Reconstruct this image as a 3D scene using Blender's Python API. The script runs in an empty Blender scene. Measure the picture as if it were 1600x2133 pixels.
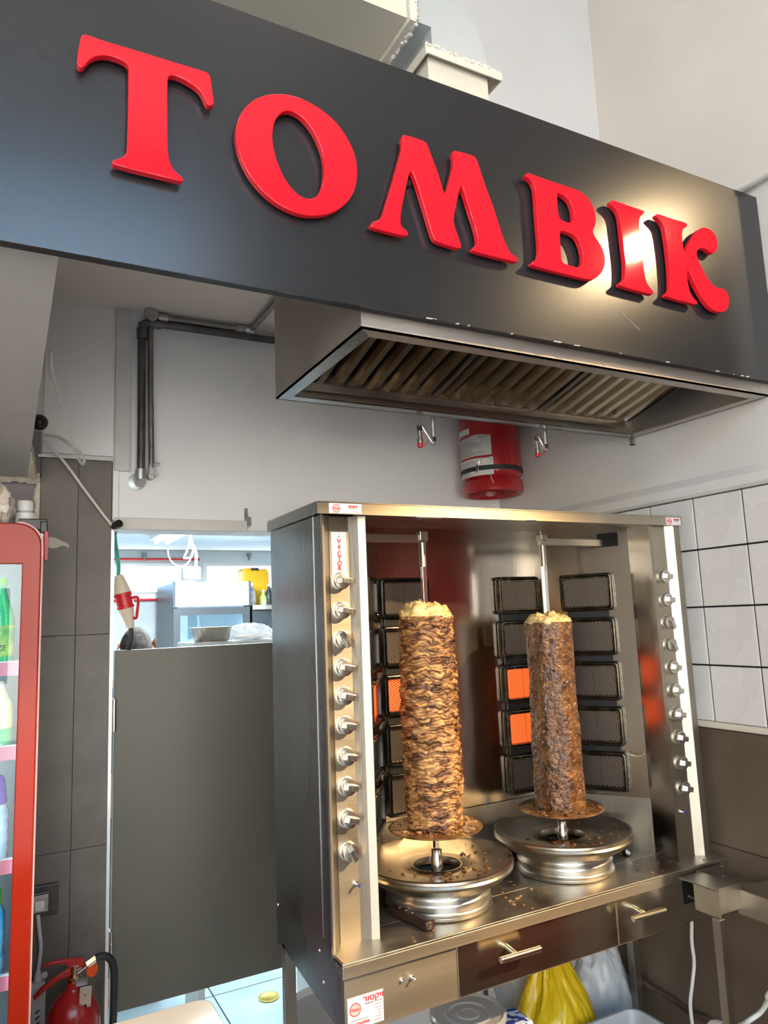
import bpy, bmesh, math, random
from mathutils import Vector, Matrix, noise
random.seed(7)
sc = bpy.context.scene
COL = sc.collection
PI = math.pi

# ------------------------------------------------------------------ camera
FPX = 1523.0
YAW, PIT, ROL = math.radians(28.125), math.radians(8.287), math.radians(-2.267)
EYE = Vector((0, 0, 1.6))
_f = Vector((math.sin(YAW)*math.cos(PIT), math.cos(YAW)*math.cos(PIT), math.sin(PIT)))
_r = Vector((math.cos(YAW), -math.sin(YAW), 0))
_u = _r.cross(_f)
RT = math.cos(ROL)*_r + math.sin(ROL)*_u
UP = -math.sin(ROL)*_r + math.cos(ROL)*_u
cd = bpy.data.cameras.new('camera')
cam = bpy.data.objects.new('camera', cd)
COL.objects.link(cam)
cam.matrix_world = Matrix(((RT.x, UP.x, -_f.x, EYE.x), (RT.y, UP.y, -_f.y, EYE.y), (RT.z, UP.z, -_f.z, EYE.z), (0, 0, 0, 1)))
cd.sensor_fit = 'HORIZONTAL'
cd.sensor_width = 36.0
cd.lens = FPX/1600*36.0
cd.clip_start = 0.02
sc.camera = cam

def at(x, y, ax, v):
    """point of the room on the plane ax = v that was measured at this spot of the photograph"""
    d = RT*((x-800)/FPX) - UP*((y-1066.5)/FPX) + _f
    i = 'XYZ'.index(ax)
    return EYE + d*((v-EYE[i])/d[i])

# ------------------------------------------------------------------ world, exposure, large lights
sc.view_settings.view_transform = 'Standard'
sc.view_settings.look = 'None'
sc.view_settings.gamma = 1
sc.view_settings.use_curve_mapping = False
sc.view_settings.exposure = 0.0
w = bpy.data.worlds.new('sky')
sc.world = w
w.use_nodes = True
bg = w.node_tree.nodes['Background']
bg.inputs[0].default_value = (0.34, 0.63, 1.0, 1)
bg.inputs[1].default_value = 7.0

sl = bpy.data.lights.new('sun', 'SUN'); sl.energy = 70; sl.color = (1.0, .96, .90); sl.angle = .01
sun = bpy.data.objects.new('sun', sl); COL.objects.link(sun); sun.location = (0, 4, 12)
sun.rotation_euler = Vector((.12, -.5, -.87)).to_track_quat('-Z', 'Y').to_euler()

def area(name, loc, target, sx, sy, power, color):
    l = bpy.data.lights.new(name, 'AREA')
    l.shape = 'RECTANGLE'; l.size = sx; l.size_y = sy; l.energy = power; l.color = color
    o = bpy.data.objects.new(name, l); COL.objects.link(o)
    o.location = loc
    o.rotation_euler = (Vector(target)-Vector(loc)).to_track_quat('-Z', 'Y').to_euler()
    return o
def spot(name, loc, target, power, color, ang, blend, r):
    l = bpy.data.lights.new(name, 'SPOT')
    l.energy = power; l.color = color; l.spot_size = math.radians(ang); l.spot_blend = blend; l.shadow_soft_size = r
    o = bpy.data.objects.new(name, l); COL.objects.link(o)
    o.location = loc
    o.rotation_euler = (Vector(target)-Vector(loc)).to_track_quat('-Z', 'Y').to_euler()
    return o
WARM = (1.0, 0.73, 0.41)
NEUT = (1.0, 0.87, 0.72)
COOL = (0.82, 0.93, 1.0)
LAMP_A = Vector((2.63, -0.05, 3.295))
LAMP_B = Vector((3.60, -1.75, 3.85))
spot('track_spot_light', LAMP_A, (0.80, 1.45, 1.2), 90, WARM, 75, 0.6, 0.045)
spot('track_spot_light_far', LAMP_B, (0.70, 1.42, 0.98), 1750, WARM, 20, 0.55, 0.05)
area('added_panel_light', (-0.6, 0.1, 4.22), (-0.6, 0.1, 0), 0.6, 0.6, 3, NEUT)  # added fill light, no such ceiling panel is seen
area('added_panel_light_front', (0.9, 0.30, 4.22), (0.9, 0.30, 0), 0.6, 0.6, 3, NEUT)  # second added fill light, also unseen
area('kitchen_tube_light', (0.95, 4.1, 2.14), (0.95, 4.1, 0), 0.25, 1.6, 190, COOL)
area('kitchen_tube_light_rear', (2.2, 4.1, 2.14), (2.2, 4.1, 0), 0.25, 1.6, 120, COOL)

# ------------------------------------------------------------------ materials
MATS = {}
def mat(name, c=(.5, .5, .5), c2=None, scale=6.0, rough=.5, rvar=0.0, metal=0.0, bump=0.0, bscale=60.0, stretch=(1, 1, 1),
        coat=0.0, emit=None, estr=0.0, spec=.5, sss=0.0, rand=0.0, detail=4.0, contrast=(0.35, 0.65), alpha=None, trans=0.0, aniso=None):
    if name in MATS: return MATS[name]
    m = bpy.data.materials.new(name); m.use_nodes = True
    nt = m.node_tree; N = nt.nodes; L = nt.links
    b = N['Principled BSDF']
    b.inputs['Roughness'].default_value = rough
    b.inputs['Metallic'].default_value = metal
    b.inputs['Specular IOR Level'].default_value = spec
    b.inputs['Coat Weight'].default_value = coat
    b.inputs['Coat Roughness'].default_value = 0.04
    b.inputs['Transmission Weight'].default_value = trans
    if sss:
        b.inputs['Subsurface Weight'].default_value = sss
        b.inputs['Subsurface Radius'].default_value = (0.01, 0.004, 0.002)
    tc = N.new('ShaderNodeTexCoord'); mp = N.new('ShaderNodeMapping'); mp.inputs['Scale'].default_value = stretch
    L.new(tc.outputs['Object'], mp.inputs['Vector'])
    vec = mp.outputs['Vector']
    col = None
    if c2 is not None or rvar:
        nz = N.new('ShaderNodeTexNoise'); nz.inputs['Scale'].default_value = scale; nz.inputs['Detail'].default_value = detail
        L.new(vec, nz.inputs['Vector'])
        cr = N.new('ShaderNodeValToRGB')
        cr.color_ramp.elements[0].position = contrast[0]; cr.color_ramp.elements[1].position = contrast[1]
        cr.color_ramp.elements[0].color = (*c, 1); cr.color_ramp.elements[1].color = (*(c2 or c), 1)
        L.new(nz.outputs['Fac'], cr.inputs['Fac']); col = cr.outputs['Color']
        if rvar:
            mr = N.new('ShaderNodeMapRange'); mr.inputs['To Min'].default_value = max(0.02, rough-rvar); mr.inputs['To Max'].default_value = min(1, rough+rvar)
            mr.inputs['From Min'].default_value = .3; mr.inputs['From Max'].default_value = .7
            L.new(nz.outputs['Fac'], mr.inputs['Value']); L.new(mr.outputs['Result'], b.inputs['Roughness'])
    if rand:
        oi = N.new('ShaderNodeObjectInfo'); hs = N.new('ShaderNodeHueSaturation')
        mr = N.new('ShaderNodeMapRange'); mr.inputs['To Min'].default_value = 1-rand; mr.inputs['To Max'].default_value = 1+rand
        L.new(oi.outputs['Random'], mr.inputs['Value']); L.new(mr.outputs['Result'], hs.inputs['Value'])
        if col: L.new(col, hs.inputs['Color'])
        else: hs.inputs['Color'].default_value = (*c, 1)
        col = hs.outputs['Color']
    if col: L.new(col, b.inputs['Base Color'])
    else: b.inputs['Base Color'].default_value = (*c, 1)
    if bump:
        n2 = N.new('ShaderNodeTexNoise'); n2.inputs['Scale'].default_value = bscale; n2.inputs['Detail'].default_value = 3
        L.new(vec, n2.inputs['Vector'])
        bp = N.new('ShaderNodeBump'); bp.inputs['Strength'].default_value = bump; bp.inputs['Distance'].default_value = 0.002
        L.new(n2.outputs['Fac'], bp.inputs['Height']); L.new(bp.outputs['Normal'], b.inputs['Normal'])
    if emit is not None:
        b.inputs['Emission Color'].default_value = (*emit, 1); b.inputs['Emission Strength'].default_value = estr
    if aniso:
        b.inputs['Anisotropic'].default_value = aniso[0]
        cv = N.new('ShaderNodeCombineXYZ')
        for i in range(3): cv.inputs[i].default_value = aniso[1][i]
        L.new(cv.outputs[0], b.inputs['Tangent'])
    if alpha is not None: b.inputs['Alpha'].default_value = alpha
    MATS[name] = m
    return m

def glass_mat(name, tint=(1, 1, 1), gloss=0.09, rough=0.02):
    if name in MATS: return MATS[name]
    m = bpy.data.materials.new(name); m.use_nodes = True
    nt = m.node_tree; N = nt.nodes; L = nt.links
    N.remove(N['Principled BSDF'])
    o = N['Material Output']; mx = N.new('ShaderNodeMixShader'); t = N.new('ShaderNodeBsdfTransparent'); g = N.new('ShaderNodeBsdfGlossy')
    t.inputs[0].default_value = (*tint, 1); g.inputs['Roughness'].default_value = rough
    mx.inputs[0].default_value = gloss
    L.new(t.outputs[0], mx.inputs[1]); L.new(g.outputs[0], mx.inputs[2]); L.new(mx.outputs[0], o.inputs[0])
    MATS[name] = m
    return m

def film_mat(name, c, trans=0.35, rough=0.25):
    """thin plastic film: part see-through, part translucent, part glossy"""
    if name in MATS: return MATS[name]
    m = bpy.data.materials.new(name); m.use_nodes = True
    nt = m.node_tree; N = nt.nodes; L = nt.links
    b = N['Principled BSDF']; o = N['Material Output']
    b.inputs['Base Color'].default_value = (*c, 1); b.inputs['Roughness'].default_value = rough
    t = N.new('ShaderNodeBsdfTransparent'); t.inputs[0].default_value = (*[min(1, x*1.1) for x in c], 1)
    tl = N.new('ShaderNodeBsdfTranslucent'); tl.inputs[0].default_value = (*c, 1)
    m1 = N.new('ShaderNodeMixShader'); m1.inputs[0].default_value = 0.3
    m2 = N.new('ShaderNodeMixShader'); m2.inputs[0].default_value = trans
    L.new(b.outputs[0], m1.inputs[1]); L.new(tl.outputs[0], m1.inputs[2])
    L.new(m1.outputs[0], m2.inputs[1]); L.new(t.outputs[0], m2.inputs[2]); L.new(m2.outputs[0], o.inputs[0])
    MATS[name] = m
    return m

WHITE = mat('white_paint', (.82, .81, .79), (.86, .85, .83), 3, .9, bump=.25, bscale=90)
WHITE_WARM = mat('cream_paint', (.64, .60, .55), (.69, .65, .60), 2.5, .9, bump=.35, bscale=70)
CEIL = mat('ceiling_paint', (.76, .69, .62), (.80, .73, .66), 2, .7, bump=.15, bscale=60)
MAUVE = mat('mauve_paint', (.20, .17, .18), (.24, .20, .21), 4, .7)
STEEL = mat('brushed_steel', (.40, .355, .285), (.48, .43, .35), 7, .40, .06, 1.0, .12, 240, (1, 1, .06), aniso=(.55, (0, 0, 1)))
STEEL_H = mat('brushed_steel_horizontal', (.44, .385, .30), (.54, .48, .38), 7, .40, .08, 1.0, .12, 240, (.06, 1, 1), aniso=(.65, (0, 0, 1)))
STEEL_IN = mat('inner_wall_steel', (.38, .34, .29), (.46, .42, .36), 5, .20, .04, 1.0, .06, 120, (1, 1, .08), aniso=(.6, (0, 0, 1)))
STEEL_DR = mat('drawer_steel', (.42, .36, .28), (.50, .44, .35), 7, .22, .05, 1.0, .08, 240, (.06, 1, 1), aniso=(.6, (0, 0, 1)))
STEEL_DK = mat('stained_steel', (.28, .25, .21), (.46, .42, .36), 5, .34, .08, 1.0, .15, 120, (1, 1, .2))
STEEL_SIDE = mat('blue_lit_steel', (.24, .25, .245), (.38, .40, .40), 4.5, .25, .08, 1.0, .12, 160, (1, 1, .15))  # bluish reflected light on these faces is put into the colour
STEEL_TOP = mat('greasy_steel', (.42, .37, .30), (.54, .49, .41), 9, .42, .12, 1.0, .1, 60)
STEEL_HOOD = mat('hood_steel', (.46, .41, .355), (.56, .51, .45), 5, .48, .08, .85, .2, 140, (.5, 1, 1))
BAFFLE = mat('baffle_steel', (.46, .38, .28), (.66, .60, .50), 4, .22, .08, 1.0, .1, 40)
CHROME = mat('chrome', (.75, .73, .70), None, rough=.14, metal=1.0)
NICKEL = mat('satin_nickel', (.56, .51, .43), (.64, .59, .50), 30, .26, .05, 1.0)
BRASSY = mat('brass_steel', (.66, .58, .40), None, rough=.2, metal=1.0)
GALV = mat('galvanised_steel', (.52, .53, .52), (.62, .62, .60), 12, .42, .08, .9, .1, 40)
ALU = mat('cast_aluminium', (.58, .55, .48), (.66, .63, .56), 10, .34, .06, 1.0, .1, 120)
PIPE = mat('dark_steel_pipe', (.10, .10, .10), (.17, .16, .16), 20, .45, .1, .8)
BLACK = mat('black_plastic', (.012, .012, .012), None, rough=.35)
BLACK_RUB = mat('black_rubber', (.015, .015, .016), (.025, .025, .025), 30, .6)
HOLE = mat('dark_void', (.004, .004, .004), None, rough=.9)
SIGN = mat('charcoal_composite', (.022, .023, .025), None, 5, .24, 0, 0.0, .03, 300, spec=.75)
RED_ACR = mat('red_acrylic', (.92, .014, .030), None, rough=.06, coat=.2)
RED_SIDE = mat('red_acrylic_edge', (.55, .006, .012), None, rough=.3)
RED_PAINT = mat('red_enamel', (.36, .010, .014), (.42, .014, .018), 8, .22, coat=.5)
RED_EXT = mat('red_powder_coat', (.44, .018, .014), (.50, .022, .018), 6, .28, coat=.3)
RED_FR = mat('cooler_red', (.31, .018, .007), (.34, .022, .008), 4, .20, spec=.25)
RED_PL = mat('red_plastic', (.55, .015, .02), None, rough=.35)
ORANGE_PL = mat('orange_plastic', (.85, .10, .02), None, rough=.4)
CREAM_PL = mat('cream_plastic', (.60, .50, .36), (.66, .57, .44), 8, .45)
WHITE_PL = mat('white_plastic', (.78, .76, .72), None, rough=.35)
WHITE_CB = mat('white_cable', (.62, .59, .54), None, rough=.5)
GREEN_CB = mat('green_cable', (.03, .30, .24), None, rough=.45)
YELLOW_PL = mat('yellow_plastic', (.85, .48, .01), None, rough=.35)
DOOR_GREY = mat('grey_laminate', (.105, .096, .072), (.112, .103, .078), 2, .42)
TILE_GREY = mat('grey_porcelain', (.105, .090, .072), (.160, .140, .114), 7, .48, .05, bump=.12, bscale=160, rand=.05, detail=8)
TILE_DARK = mat('brown_grey_porcelain', (.090, .062, .040), (.130, .094, .064), 5, .5, .05, bump=.12, bscale=160, rand=.04, detail=8)
TILE_WHITE = mat('white_glazed_tile', (.65, .61, .56), (.70, .66, .61), 4, .28, .05, bump=.05, bscale=40, rand=.02)
GROUT = mat('black_grout', (.010, .009, .009), None, rough=.8)
GROUT_GREY = mat('grey_grout', (.055, .050, .044), None, rough=.8)
TRIM_CREAM = mat('cream_trim', (.62, .56, .44), None, rough=.35)
ALU_TRIM = mat('aluminium_trim', (.66, .66, .65), None, rough=.3, metal=.9)
LABEL = mat('label_paper', (.72, .70, .66), None, rough=.4)
LABEL_GR = mat('label_grey', (.55, .54, .50), None, rough=.4)
INK_RED = mat('red_ink', (.60, .02, .02), None, rough=.5)
INK_DK = mat('dark_ink', (.05, .045, .045), None, rough=.5)
INK_GREY = mat('grey_ink', (.22, .21, .20), None, rough=.5)
PINK = mat('pink_print', (.80, .42, .38), None, rough=.5)
FLOOR_K = mat('blue_grey_floor_tile', (.15, .205, .225), (.19, .25, .27), 6, .4, .05)
FLOOR_S = mat('shop_floor_tile', (.54, .53, .51), (.60, .59, .57), 3, .4)
FLOOR_D = mat('dark_wood_floor', (.055, .032, .020), (.085, .050, .032), 6, .45, stretch=(1, .2, 1))
PLASTER = mat('broken_plaster', (.62, .55, .42), (.76, .69, .56), 30, .8, bump=.8, bscale=60)
SEAL = mat('sealant', (.70, .66, .56), (.80, .77, .70), 50, .7, bump=.8, bscale=90)
DUCT_BEIGE = mat('painted_duct_steel', (.70, .65, .54), (.74, .69, .59), 5, .55, .05, 0, .08, 30)

# ------------------------------------------------------------------ builders
WORLD = {}          # world position of every object that can be a parent
class MB:
    def __init__(s): s.v = []; s.f = []
    def add(s, vs, fs):
        n = len(s.v); s.v += [Vector(p) for p in vs]; s.f += [tuple(i+n for i in f) for f in fs]; return s
    def box(s, x0, x1, y0, y1, z0, z1):
        return s.add([(x0, y0, z0), (x1, y0, z0), (x1, y1, z0), (x0, y1, z0), (x0, y0, z1), (x1, y0, z1), (x1, y1, z1), (x0, y1, z1)],
                     [(0, 3, 2, 1), (4, 5, 6, 7), (0, 1, 5, 4), (1, 2, 6, 5), (2, 3, 7, 6), (3, 0, 4, 7)])
    def obox(s, c, ax, ay, az, hx, hy, hz):
        c, ax, ay, az = Vector(c), Vector(ax).normalized()*hx, Vector(ay).normalized()*hy, Vector(az).normalized()*hz
        P = [c-ax-ay-az, c+ax-ay-az, c+ax+ay-az, c-ax+ay-az, c-ax-ay+az, c+ax-ay+az, c+ax+ay+az, c-ax+ay+az]
        return s.add(P, [(0, 3, 2, 1), (4, 5, 6, 7), (0, 1, 5, 4), (1, 2, 6, 5), (2, 3, 7, 6), (3, 0, 4, 7)])
    def prism(s, pts, vec):
        n = len(pts); vec = Vector(vec); a = [Vector(p) for p in pts]; b = [p+vec for p in a]
        return s.add(a+b, [tuple(range(n-1, -1, -1)), tuple(range(n, 2*n))]+[(i, (i+1) % n, n+(i+1) % n, n+i) for i in range(n)])
    def sheet(s, path, z0, z1, th):
        """bent vertical sheet: path of (x, y), thickness th to the left of the path"""
        n = len(path); P = [Vector((p[0], p[1])) for p in path]; Q = []
        for i in range(n):
            d = (P[min(i+1, n-1)]-P[max(i-1, 0)]).normalized(); Q.append(P[i]+Vector((-d.y, d.x))*th)
        for i in range(n-1):
            a, b, c, d = P[i], P[i+1], Q[i+1], Q[i]
            s.add([(a.x, a.y, z0), (b.x, b.y, z0), (c.x, c.y, z0), (d.x, d.y, z0), (a.x, a.y, z1), (b.x, b.y, z1), (c.x, c.y, z1), (d.x, d.y, z1)],
                  [(0, 1, 2, 3), (4, 7, 6, 5), (0, 4, 5, 1), (1, 5, 6, 2), (2, 6, 7, 3), (3, 7, 4, 0)])
        return s
    def tube(s, pts, r, seg=10, caps=True, closed=False):
        pts = [Vector(p) for p in pts]; n = len(pts); rs = r if isinstance(r, (list, tuple)) else [r]*n
        t0 = (pts[1]-pts[0]).normalized(); ref = Vector((0, 0, 1)) if abs(t0.z) < .9 else Vector((1, 0, 0)); nr = t0.cross(ref).normalized(); rings = []
        for i in range(n):
            if closed: t = (pts[(i+1) % n]-pts[i-1]).normalized()
            else: t = (pts[min(i+1, n-1)]-pts[max(i-1, 0)]).normalized()
            nr = (nr-t*nr.dot(t)).normalized(); bn = t.cross(nr)
            rings.append([pts[i]+(nr*math.cos(2*PI*k/seg)+bn*math.sin(2*PI*k/seg))*rs[i] for k in range(seg)])
        vs = [p for R in rings for p in R]; fs = []
        for i in range(n-1 if not closed else n):
            j = (i+1) % n
            for k in range(seg): fs.append((i*seg+k, i*seg+(k+1) % seg, j*seg+(k+1) % seg, j*seg+k))
        if caps and not closed: fs += [tuple(range(seg-1, -1, -1)), tuple((n-1)*seg+k for k in range(seg))]
        return s.add(vs, fs)
    def lathe(s, prof, o=(0, 0, 0), axis=(0, 0, 1), seg=32, cap0=True, cap1=True):
        o = Vector(o); ax = Vector(axis).normalized(); ref = Vector((1, 0, 0)) if abs(ax.x) < .9 else Vector((0, 1, 0))
        e1 = (ref-ax*ref.dot(ax)).normalized(); e2 = ax.cross(e1)
        vs = []; fs = []
        for r, h in prof:
            for k in range(seg): a = 2*PI*k/seg; vs.append(o+ax*h+(e1*math.cos(a)+e2*math.sin(a))*max(r, 1e-5))
        for i in range(len(prof)-1):
            for k in range(seg): fs.append((i*seg+k, i*seg+(k+1) % seg, (i+1)*seg+(k+1) % seg, (i+1)*seg+k))
        m = len(prof)-1
        if cap0: fs.append(tuple(range(seg-1, -1, -1)))
        if cap1: fs.append(tuple(m*seg+k for k in range(seg)))
        return s.add(vs, fs)
    def grid(s, P, closeu=False):
        """P rows of points"""
        nu, nv = len(P[0]), len(P); fs = []
        for j in range(nv-1):
            for i in range(nu if closeu else nu-1): fs.append((j*nu+i, j*nu+(i+1) % nu, (j+1)*nu+(i+1) % nu, (j+1)*nu+i))
        return s.add([p for R in P for p in R], fs)
    def bbox(s):
        return [min(p[i] for p in s.v) for i in range(3)], [max(p[i] for p in s.v) for i in range(3)]
    def build(s, name, m, parent=None, bevel=0, smooth=True, ang=35, seg=2, origin=None):
        lo, hi = s.bbox()
        o = Vector(origin) if origin is not None else Vector(((lo[0]+hi[0])/2, (lo[1]+hi[1])/2, lo[2]))
        me = bpy.data.meshes.new(name); me.from_pydata([tuple(p-o) for p in s.v], [], s.f)
        bm = bmesh.new(); bm.from_mesh(me); bmesh.ops.recalc_face_normals(bm, faces=bm.faces[:]); bm.to_mesh(me); bm.free()
        me.materials.append(m)
        if smooth:
            me.polygons.foreach_set('use_smooth', [True]*len(me.polygons)); me.set_sharp_from_angle(angle=math.radians(ang))
        ob = bpy.data.objects.new(name, me); COL.objects.link(ob)
        place(ob, o, parent)
        if bevel:
            b = ob.modifiers.new('bevel', 'BEVEL'); b.width = bevel; b.segments = seg; b.limit_method = 'ANGLE'; b.angle_limit = math.radians(40)
        return ob
def place(ob, wpos, parent):
    wpos = Vector(wpos); WORLD[ob.name] = wpos
    if parent is not None:
        ob.parent = parent; ob.location = wpos-WORLD[parent.name]
    else: ob.location = wpos
def thing(name, loc, label, cat, group=None):
    o = bpy.data.objects.new(name, None); COL.objects.link(o); o.empty_display_size = .05; o.location = loc; WORLD[o.name] = Vector(loc)
    return tag(o, label, cat, group)
def tag(o, label=None, cat=None, group=None, kind=None):
    if label: o['label'] = label
    if cat: o['category'] = cat
    if group: o['group'] = group
    if kind: o['kind'] = kind
    return o
def struct(o, label=None, cat=None): return tag(o, label, cat, kind='structure')
def twin(src, wpos, parent, rotz=None, rot=None, m=None):
    """copy of one mesh object that shares its mesh, at another place"""
    c = src.copy(); COL.objects.link(c)
    if m:
        c.data = src.data.copy(); c.data.materials[0] = m
    place(c, wpos, parent)
    if rotz is not None: c.rotation_euler = (0, 0, rotz)
    if rot is not None: c.rotation_euler = rot
    return c
def smooth_path(pts, n=8):
    P = [Vector(p) for p in pts]; out = []
    for i in range(len(P)-1):
        a, b, c, d = P[max(i-1, 0)], P[i], P[i+1], P[min(i+2, len(P)-1)]
        for k in range(n):
            t = k/n; out.append(.5*((2*b)+(c-a)*t+(2*a-5*b+4*c-d)*t*t+(3*b-a-3*c+d)*t**3))
    out.append(P[-1]); return out
def chaikin(p, it=2, closed=True):
    for _ in range(it):
        q = []
        for i in range(len(p)):
            a, b = Vector(p[i]), Vector(p[(i+1) % len(p)]); q += [a*.75+b*.25, a*.25+b*.75]
        p = q
    return p
def curve_mesh(name, loops, m, parent, wpos, depth, bev, rot=(PI/2, 0, 0)):
    """flat outline loops (x, z) given relative to wpos, extruded by depth, with bevelled edges"""
    cu = bpy.data.curves.new(name, 'CURVE'); cu.dimensions = '2D'; cu.fill_mode = 'BOTH'; cu.extrude = max(depth/2-bev, 0.0001); cu.bevel_depth = bev; cu.bevel_resolution = 2; cu.offset = -bev
    for lp in loops:
        sp = cu.splines.new('POLY'); sp.points.add(len(lp)-1); sp.use_cyclic_u = True
        for i, p in enumerate(lp): sp.points[i].co = (p[0], p[1], 0, 1)
    ob = bpy.data.objects.new(name+'_curve', cu); COL.objects.link(ob)
    dg = bpy.context.evaluated_depsgraph_get(); me = bpy.data.meshes.new_from_object(ob.evaluated_get(dg)); bpy.data.objects.remove(ob); bpy.data.curves.remove(cu)
    me.name = name; me.materials.clear(); me.materials.append(m)
    me.transform(Matrix.Rotation(rot[0], 4, 'X'))
    if rot[2]: me.transform(Matrix.Rotation(rot[2], 4, 'Z'))
    me.polygons.foreach_set('use_smooth', [True]*len(me.polygons)); me.set_sharp_from_angle(angle=math.radians(30))
    o = bpy.data.objects.new(name, me); COL.objects.link(o); place(o, wpos, parent); return o
def text_mesh(name, body, size, m, parent, wpos, depth=0.0004, rotz=0.0, align='CENTER', sx=1.0, bold=0.0):
    cu = bpy.data.curves.new(name, 'FONT'); cu.body = body; cu.size = size; cu.extrude = depth/2; cu.align_x = align; cu.align_y = 'CENTER'; cu.offset = bold
    ob = bpy.data.objects.new(name+'_font', cu); COL.objects.link(ob)
    dg = bpy.context.evaluated_depsgraph_get(); me = bpy.data.meshes.new_from_object(ob.evaluated_get(dg)); bpy.data.objects.remove(ob); bpy.data.curves.remove(cu)
    me.name = name; me.materials.clear(); me.materials.append(m)
    me.transform(Matrix.Diagonal((sx, 1, 1, 1))); me.transform(Matrix.Rotation(PI/2, 4, 'X')); me.transform(Matrix.Rotation(rotz, 4, 'Z'))
    o = bpy.data.objects.new(name, me); COL.objects.link(o); place(o, wpos, parent); return o

# ------------------------------------------------------------------ the room
YB = 2.37      # face of the back wall
XR = 1.80      # face of the right wall
ZLOW = 2.62    # low ceiling behind the sign
ZHI = 4.3
OPX0, OPX1, OPZ = 0.318, 1.02, 1.912
SHELL = mat('tan_shop_paint', (.42, .34, .26), (.46, .38, .30), 2, .8)
struct(MB().box(-3.2, 1.15, -1.9, YB, -.12, 0).box(1.15, 1.9, 1.2, YB, -.12, 0).build('floor', FLOOR_S, smooth=False))
struct(MB().box(1.15, 4.6, -5.0, 1.2, -.12, 0).build('floor_shop', FLOOR_D, smooth=False))
struct(MB().box(-3.2, 4.6, 6.05, 6.15, 2.3, ZHI).build('wall_rear_sun_block', SHELL, smooth=False))  # unseen wall added to keep the sun out above the kitchen
fac = struct(MB().box(-14, 14, -9.3, -9.0, -.02, 6.0).build('wall_street_opposite', mat('sunlit_facade', (.62, .57, .50), (.68, .63, .56), 1.2, .9), smooth=False))
for k in range(7):
    for j in range(2): MB().box(-12+k*3.6, -10.6+k*3.6, -9.0, -8.96, .9+j*2.7, 2.3+j*2.7).build('window_recess', mat('street_window', (.05, .06, .07), None, rough=.2), fac, smooth=False)
struct(MB().box(-14, 14, -9.0, -5.1, -.32, -.03).build('floor_street_far', mat('street_paving', (.13, .13, .13), (.17, .17, .17), 3, .8), smooth=False))
struct(MB().box(-14, 1.25, -5.1, -1.9, -.3, -.02).build('floor_street', mat('street_paving', (.13, .13, .13), (.17, .17, .17), 3, .8), smooth=False))
fk = struct(MB().box(-1.6, 4.0, YB, 6.1, -.14, -.008).build('floor_kitchen', GROUT_GREY))
for i in range(8):
    for j in range(7):
        x0, y0 = -.9+i*.6, YB+j*.535
        MB().box(x0+.003, x0+.597, y0+.003, y0+.532, -.02, 0).build('tile', FLOOR_K, fk, smooth=False)
# back wall: left of the opening, header above it, right of it
wb = struct(MB().box(-3.2, OPX0-.002, YB+.012, YB+.16, 0, ZLOW).box(OPX0-.002, OPX1, YB, YB+.16, OPZ, ZLOW).box(OPX1, XR+.1, YB, YB+.16, 0, ZLOW)
            .box(.112, OPX0-.002, YB, YB+.012, 2.135, ZLOW).build('wall_back', WHITE, smooth=False))
MB().box(-.62, .108, YB+.004, YB+.012, 1.55, 2.2).build('mauve_strip', MAUVE, wb, smooth=False)
MB().box(.108, OPX0-.006, YB+.004, YB+.0119, 0, 2.118).build('grout', GROUT_GREY, wb, smooth=False)
zj = [0, .382, .984, 1.587, 2.118]
for a, b in zip(zj[:-1], zj[1:]):
    MB().box(.109, .2131, YB-.004, YB+.006, a+.0005, b-.0005).build('tile', TILE_GREY, wb, bevel=.001, smooth=False)
    MB().box(.2139, OPX0-.008, YB-.004, YB+.006, a+.0005, b-.0005).build('tile', TILE_GREY, wb, bevel=.001, smooth=False)
struct(MB().box(OPX0-.008, OPX0+.001, YB-.006, YB+.02, 0, OPZ).build('trim_1', ALU_TRIM, smooth=False))
struct(MB().box(.10, OPX0+.001, YB-.006, YB+.004, 2.119, 2.127).build('trim_2', ALU_TRIM, smooth=False))
struct(MB().box(OPX0-.002, .740, YB-.012, YB+.0, OPZ-.006, OPZ+.030).build('trim_3', WHITE_WARM, bevel=.002, smooth=False))
struct(MB().box(OPX0-.006, OPX0+.012, YB-.008, YB+.0, 1.935, 2.16).build('trim_4', WHITE, bevel=.002, smooth=False))
# right wall: painted above, white tiles, dark tiles
wr = struct(MB().box(XR, XR+.12, 1.03, YB+.16, 0, ZHI).build('wall_right', WHITE_WARM, smooth=False))
MB().box(XR-.005, XR, 1.03, YB, 1.262, 1.912).build('grout', GROUT, wr, smooth=False)
MB().box(XR-.005, XR, 1.03, YB, 0, 1.262).build('grout', GROUT_GREY, wr, smooth=False)
zr = [1.278, 1.434, 1.597, 1.761, 1.912]
ys = [1.438+.1595*k for k in range(-4, 7)]
tmesh = {}
for a, b in zip(zr[:-1], zr[1:]):
    for y0, y1 in zip(ys[:-1], ys[1:]):
        y0, y1 = max(y0, 1.032), min(y1, YB)
        if y1-y0 < .01: continue
        MB().box(XR-.010, XR-.004, y0+.0025, y1-.0025, a+.0025, b-.0025).build('tile', TILE_WHITE, wr, bevel=.0012, smooth=False)
for a, b in ((0, .346), (.349, .946), (.949, 1.258)):
    for y0, y1 in ((1.032, 1.17), (1.173, 1.77), (1.773, 2.368)):
        MB().box(XR-.010, XR-.004, y0, y1, a, b).build('tile', TILE_DARK, wr, bevel=.001, smooth=False)
struct(MB().prism([(XR-.014, 1.03, 1.262), (XR-.016, 1.03, 1.270), (XR-.014, 1.03, 1.278), (XR-.004, 1.03, 1.280), (XR-.004, 1.03, 1.260)], (0, YB-1.03, 0)).build('trim_5', TRIM_CREAM))
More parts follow.
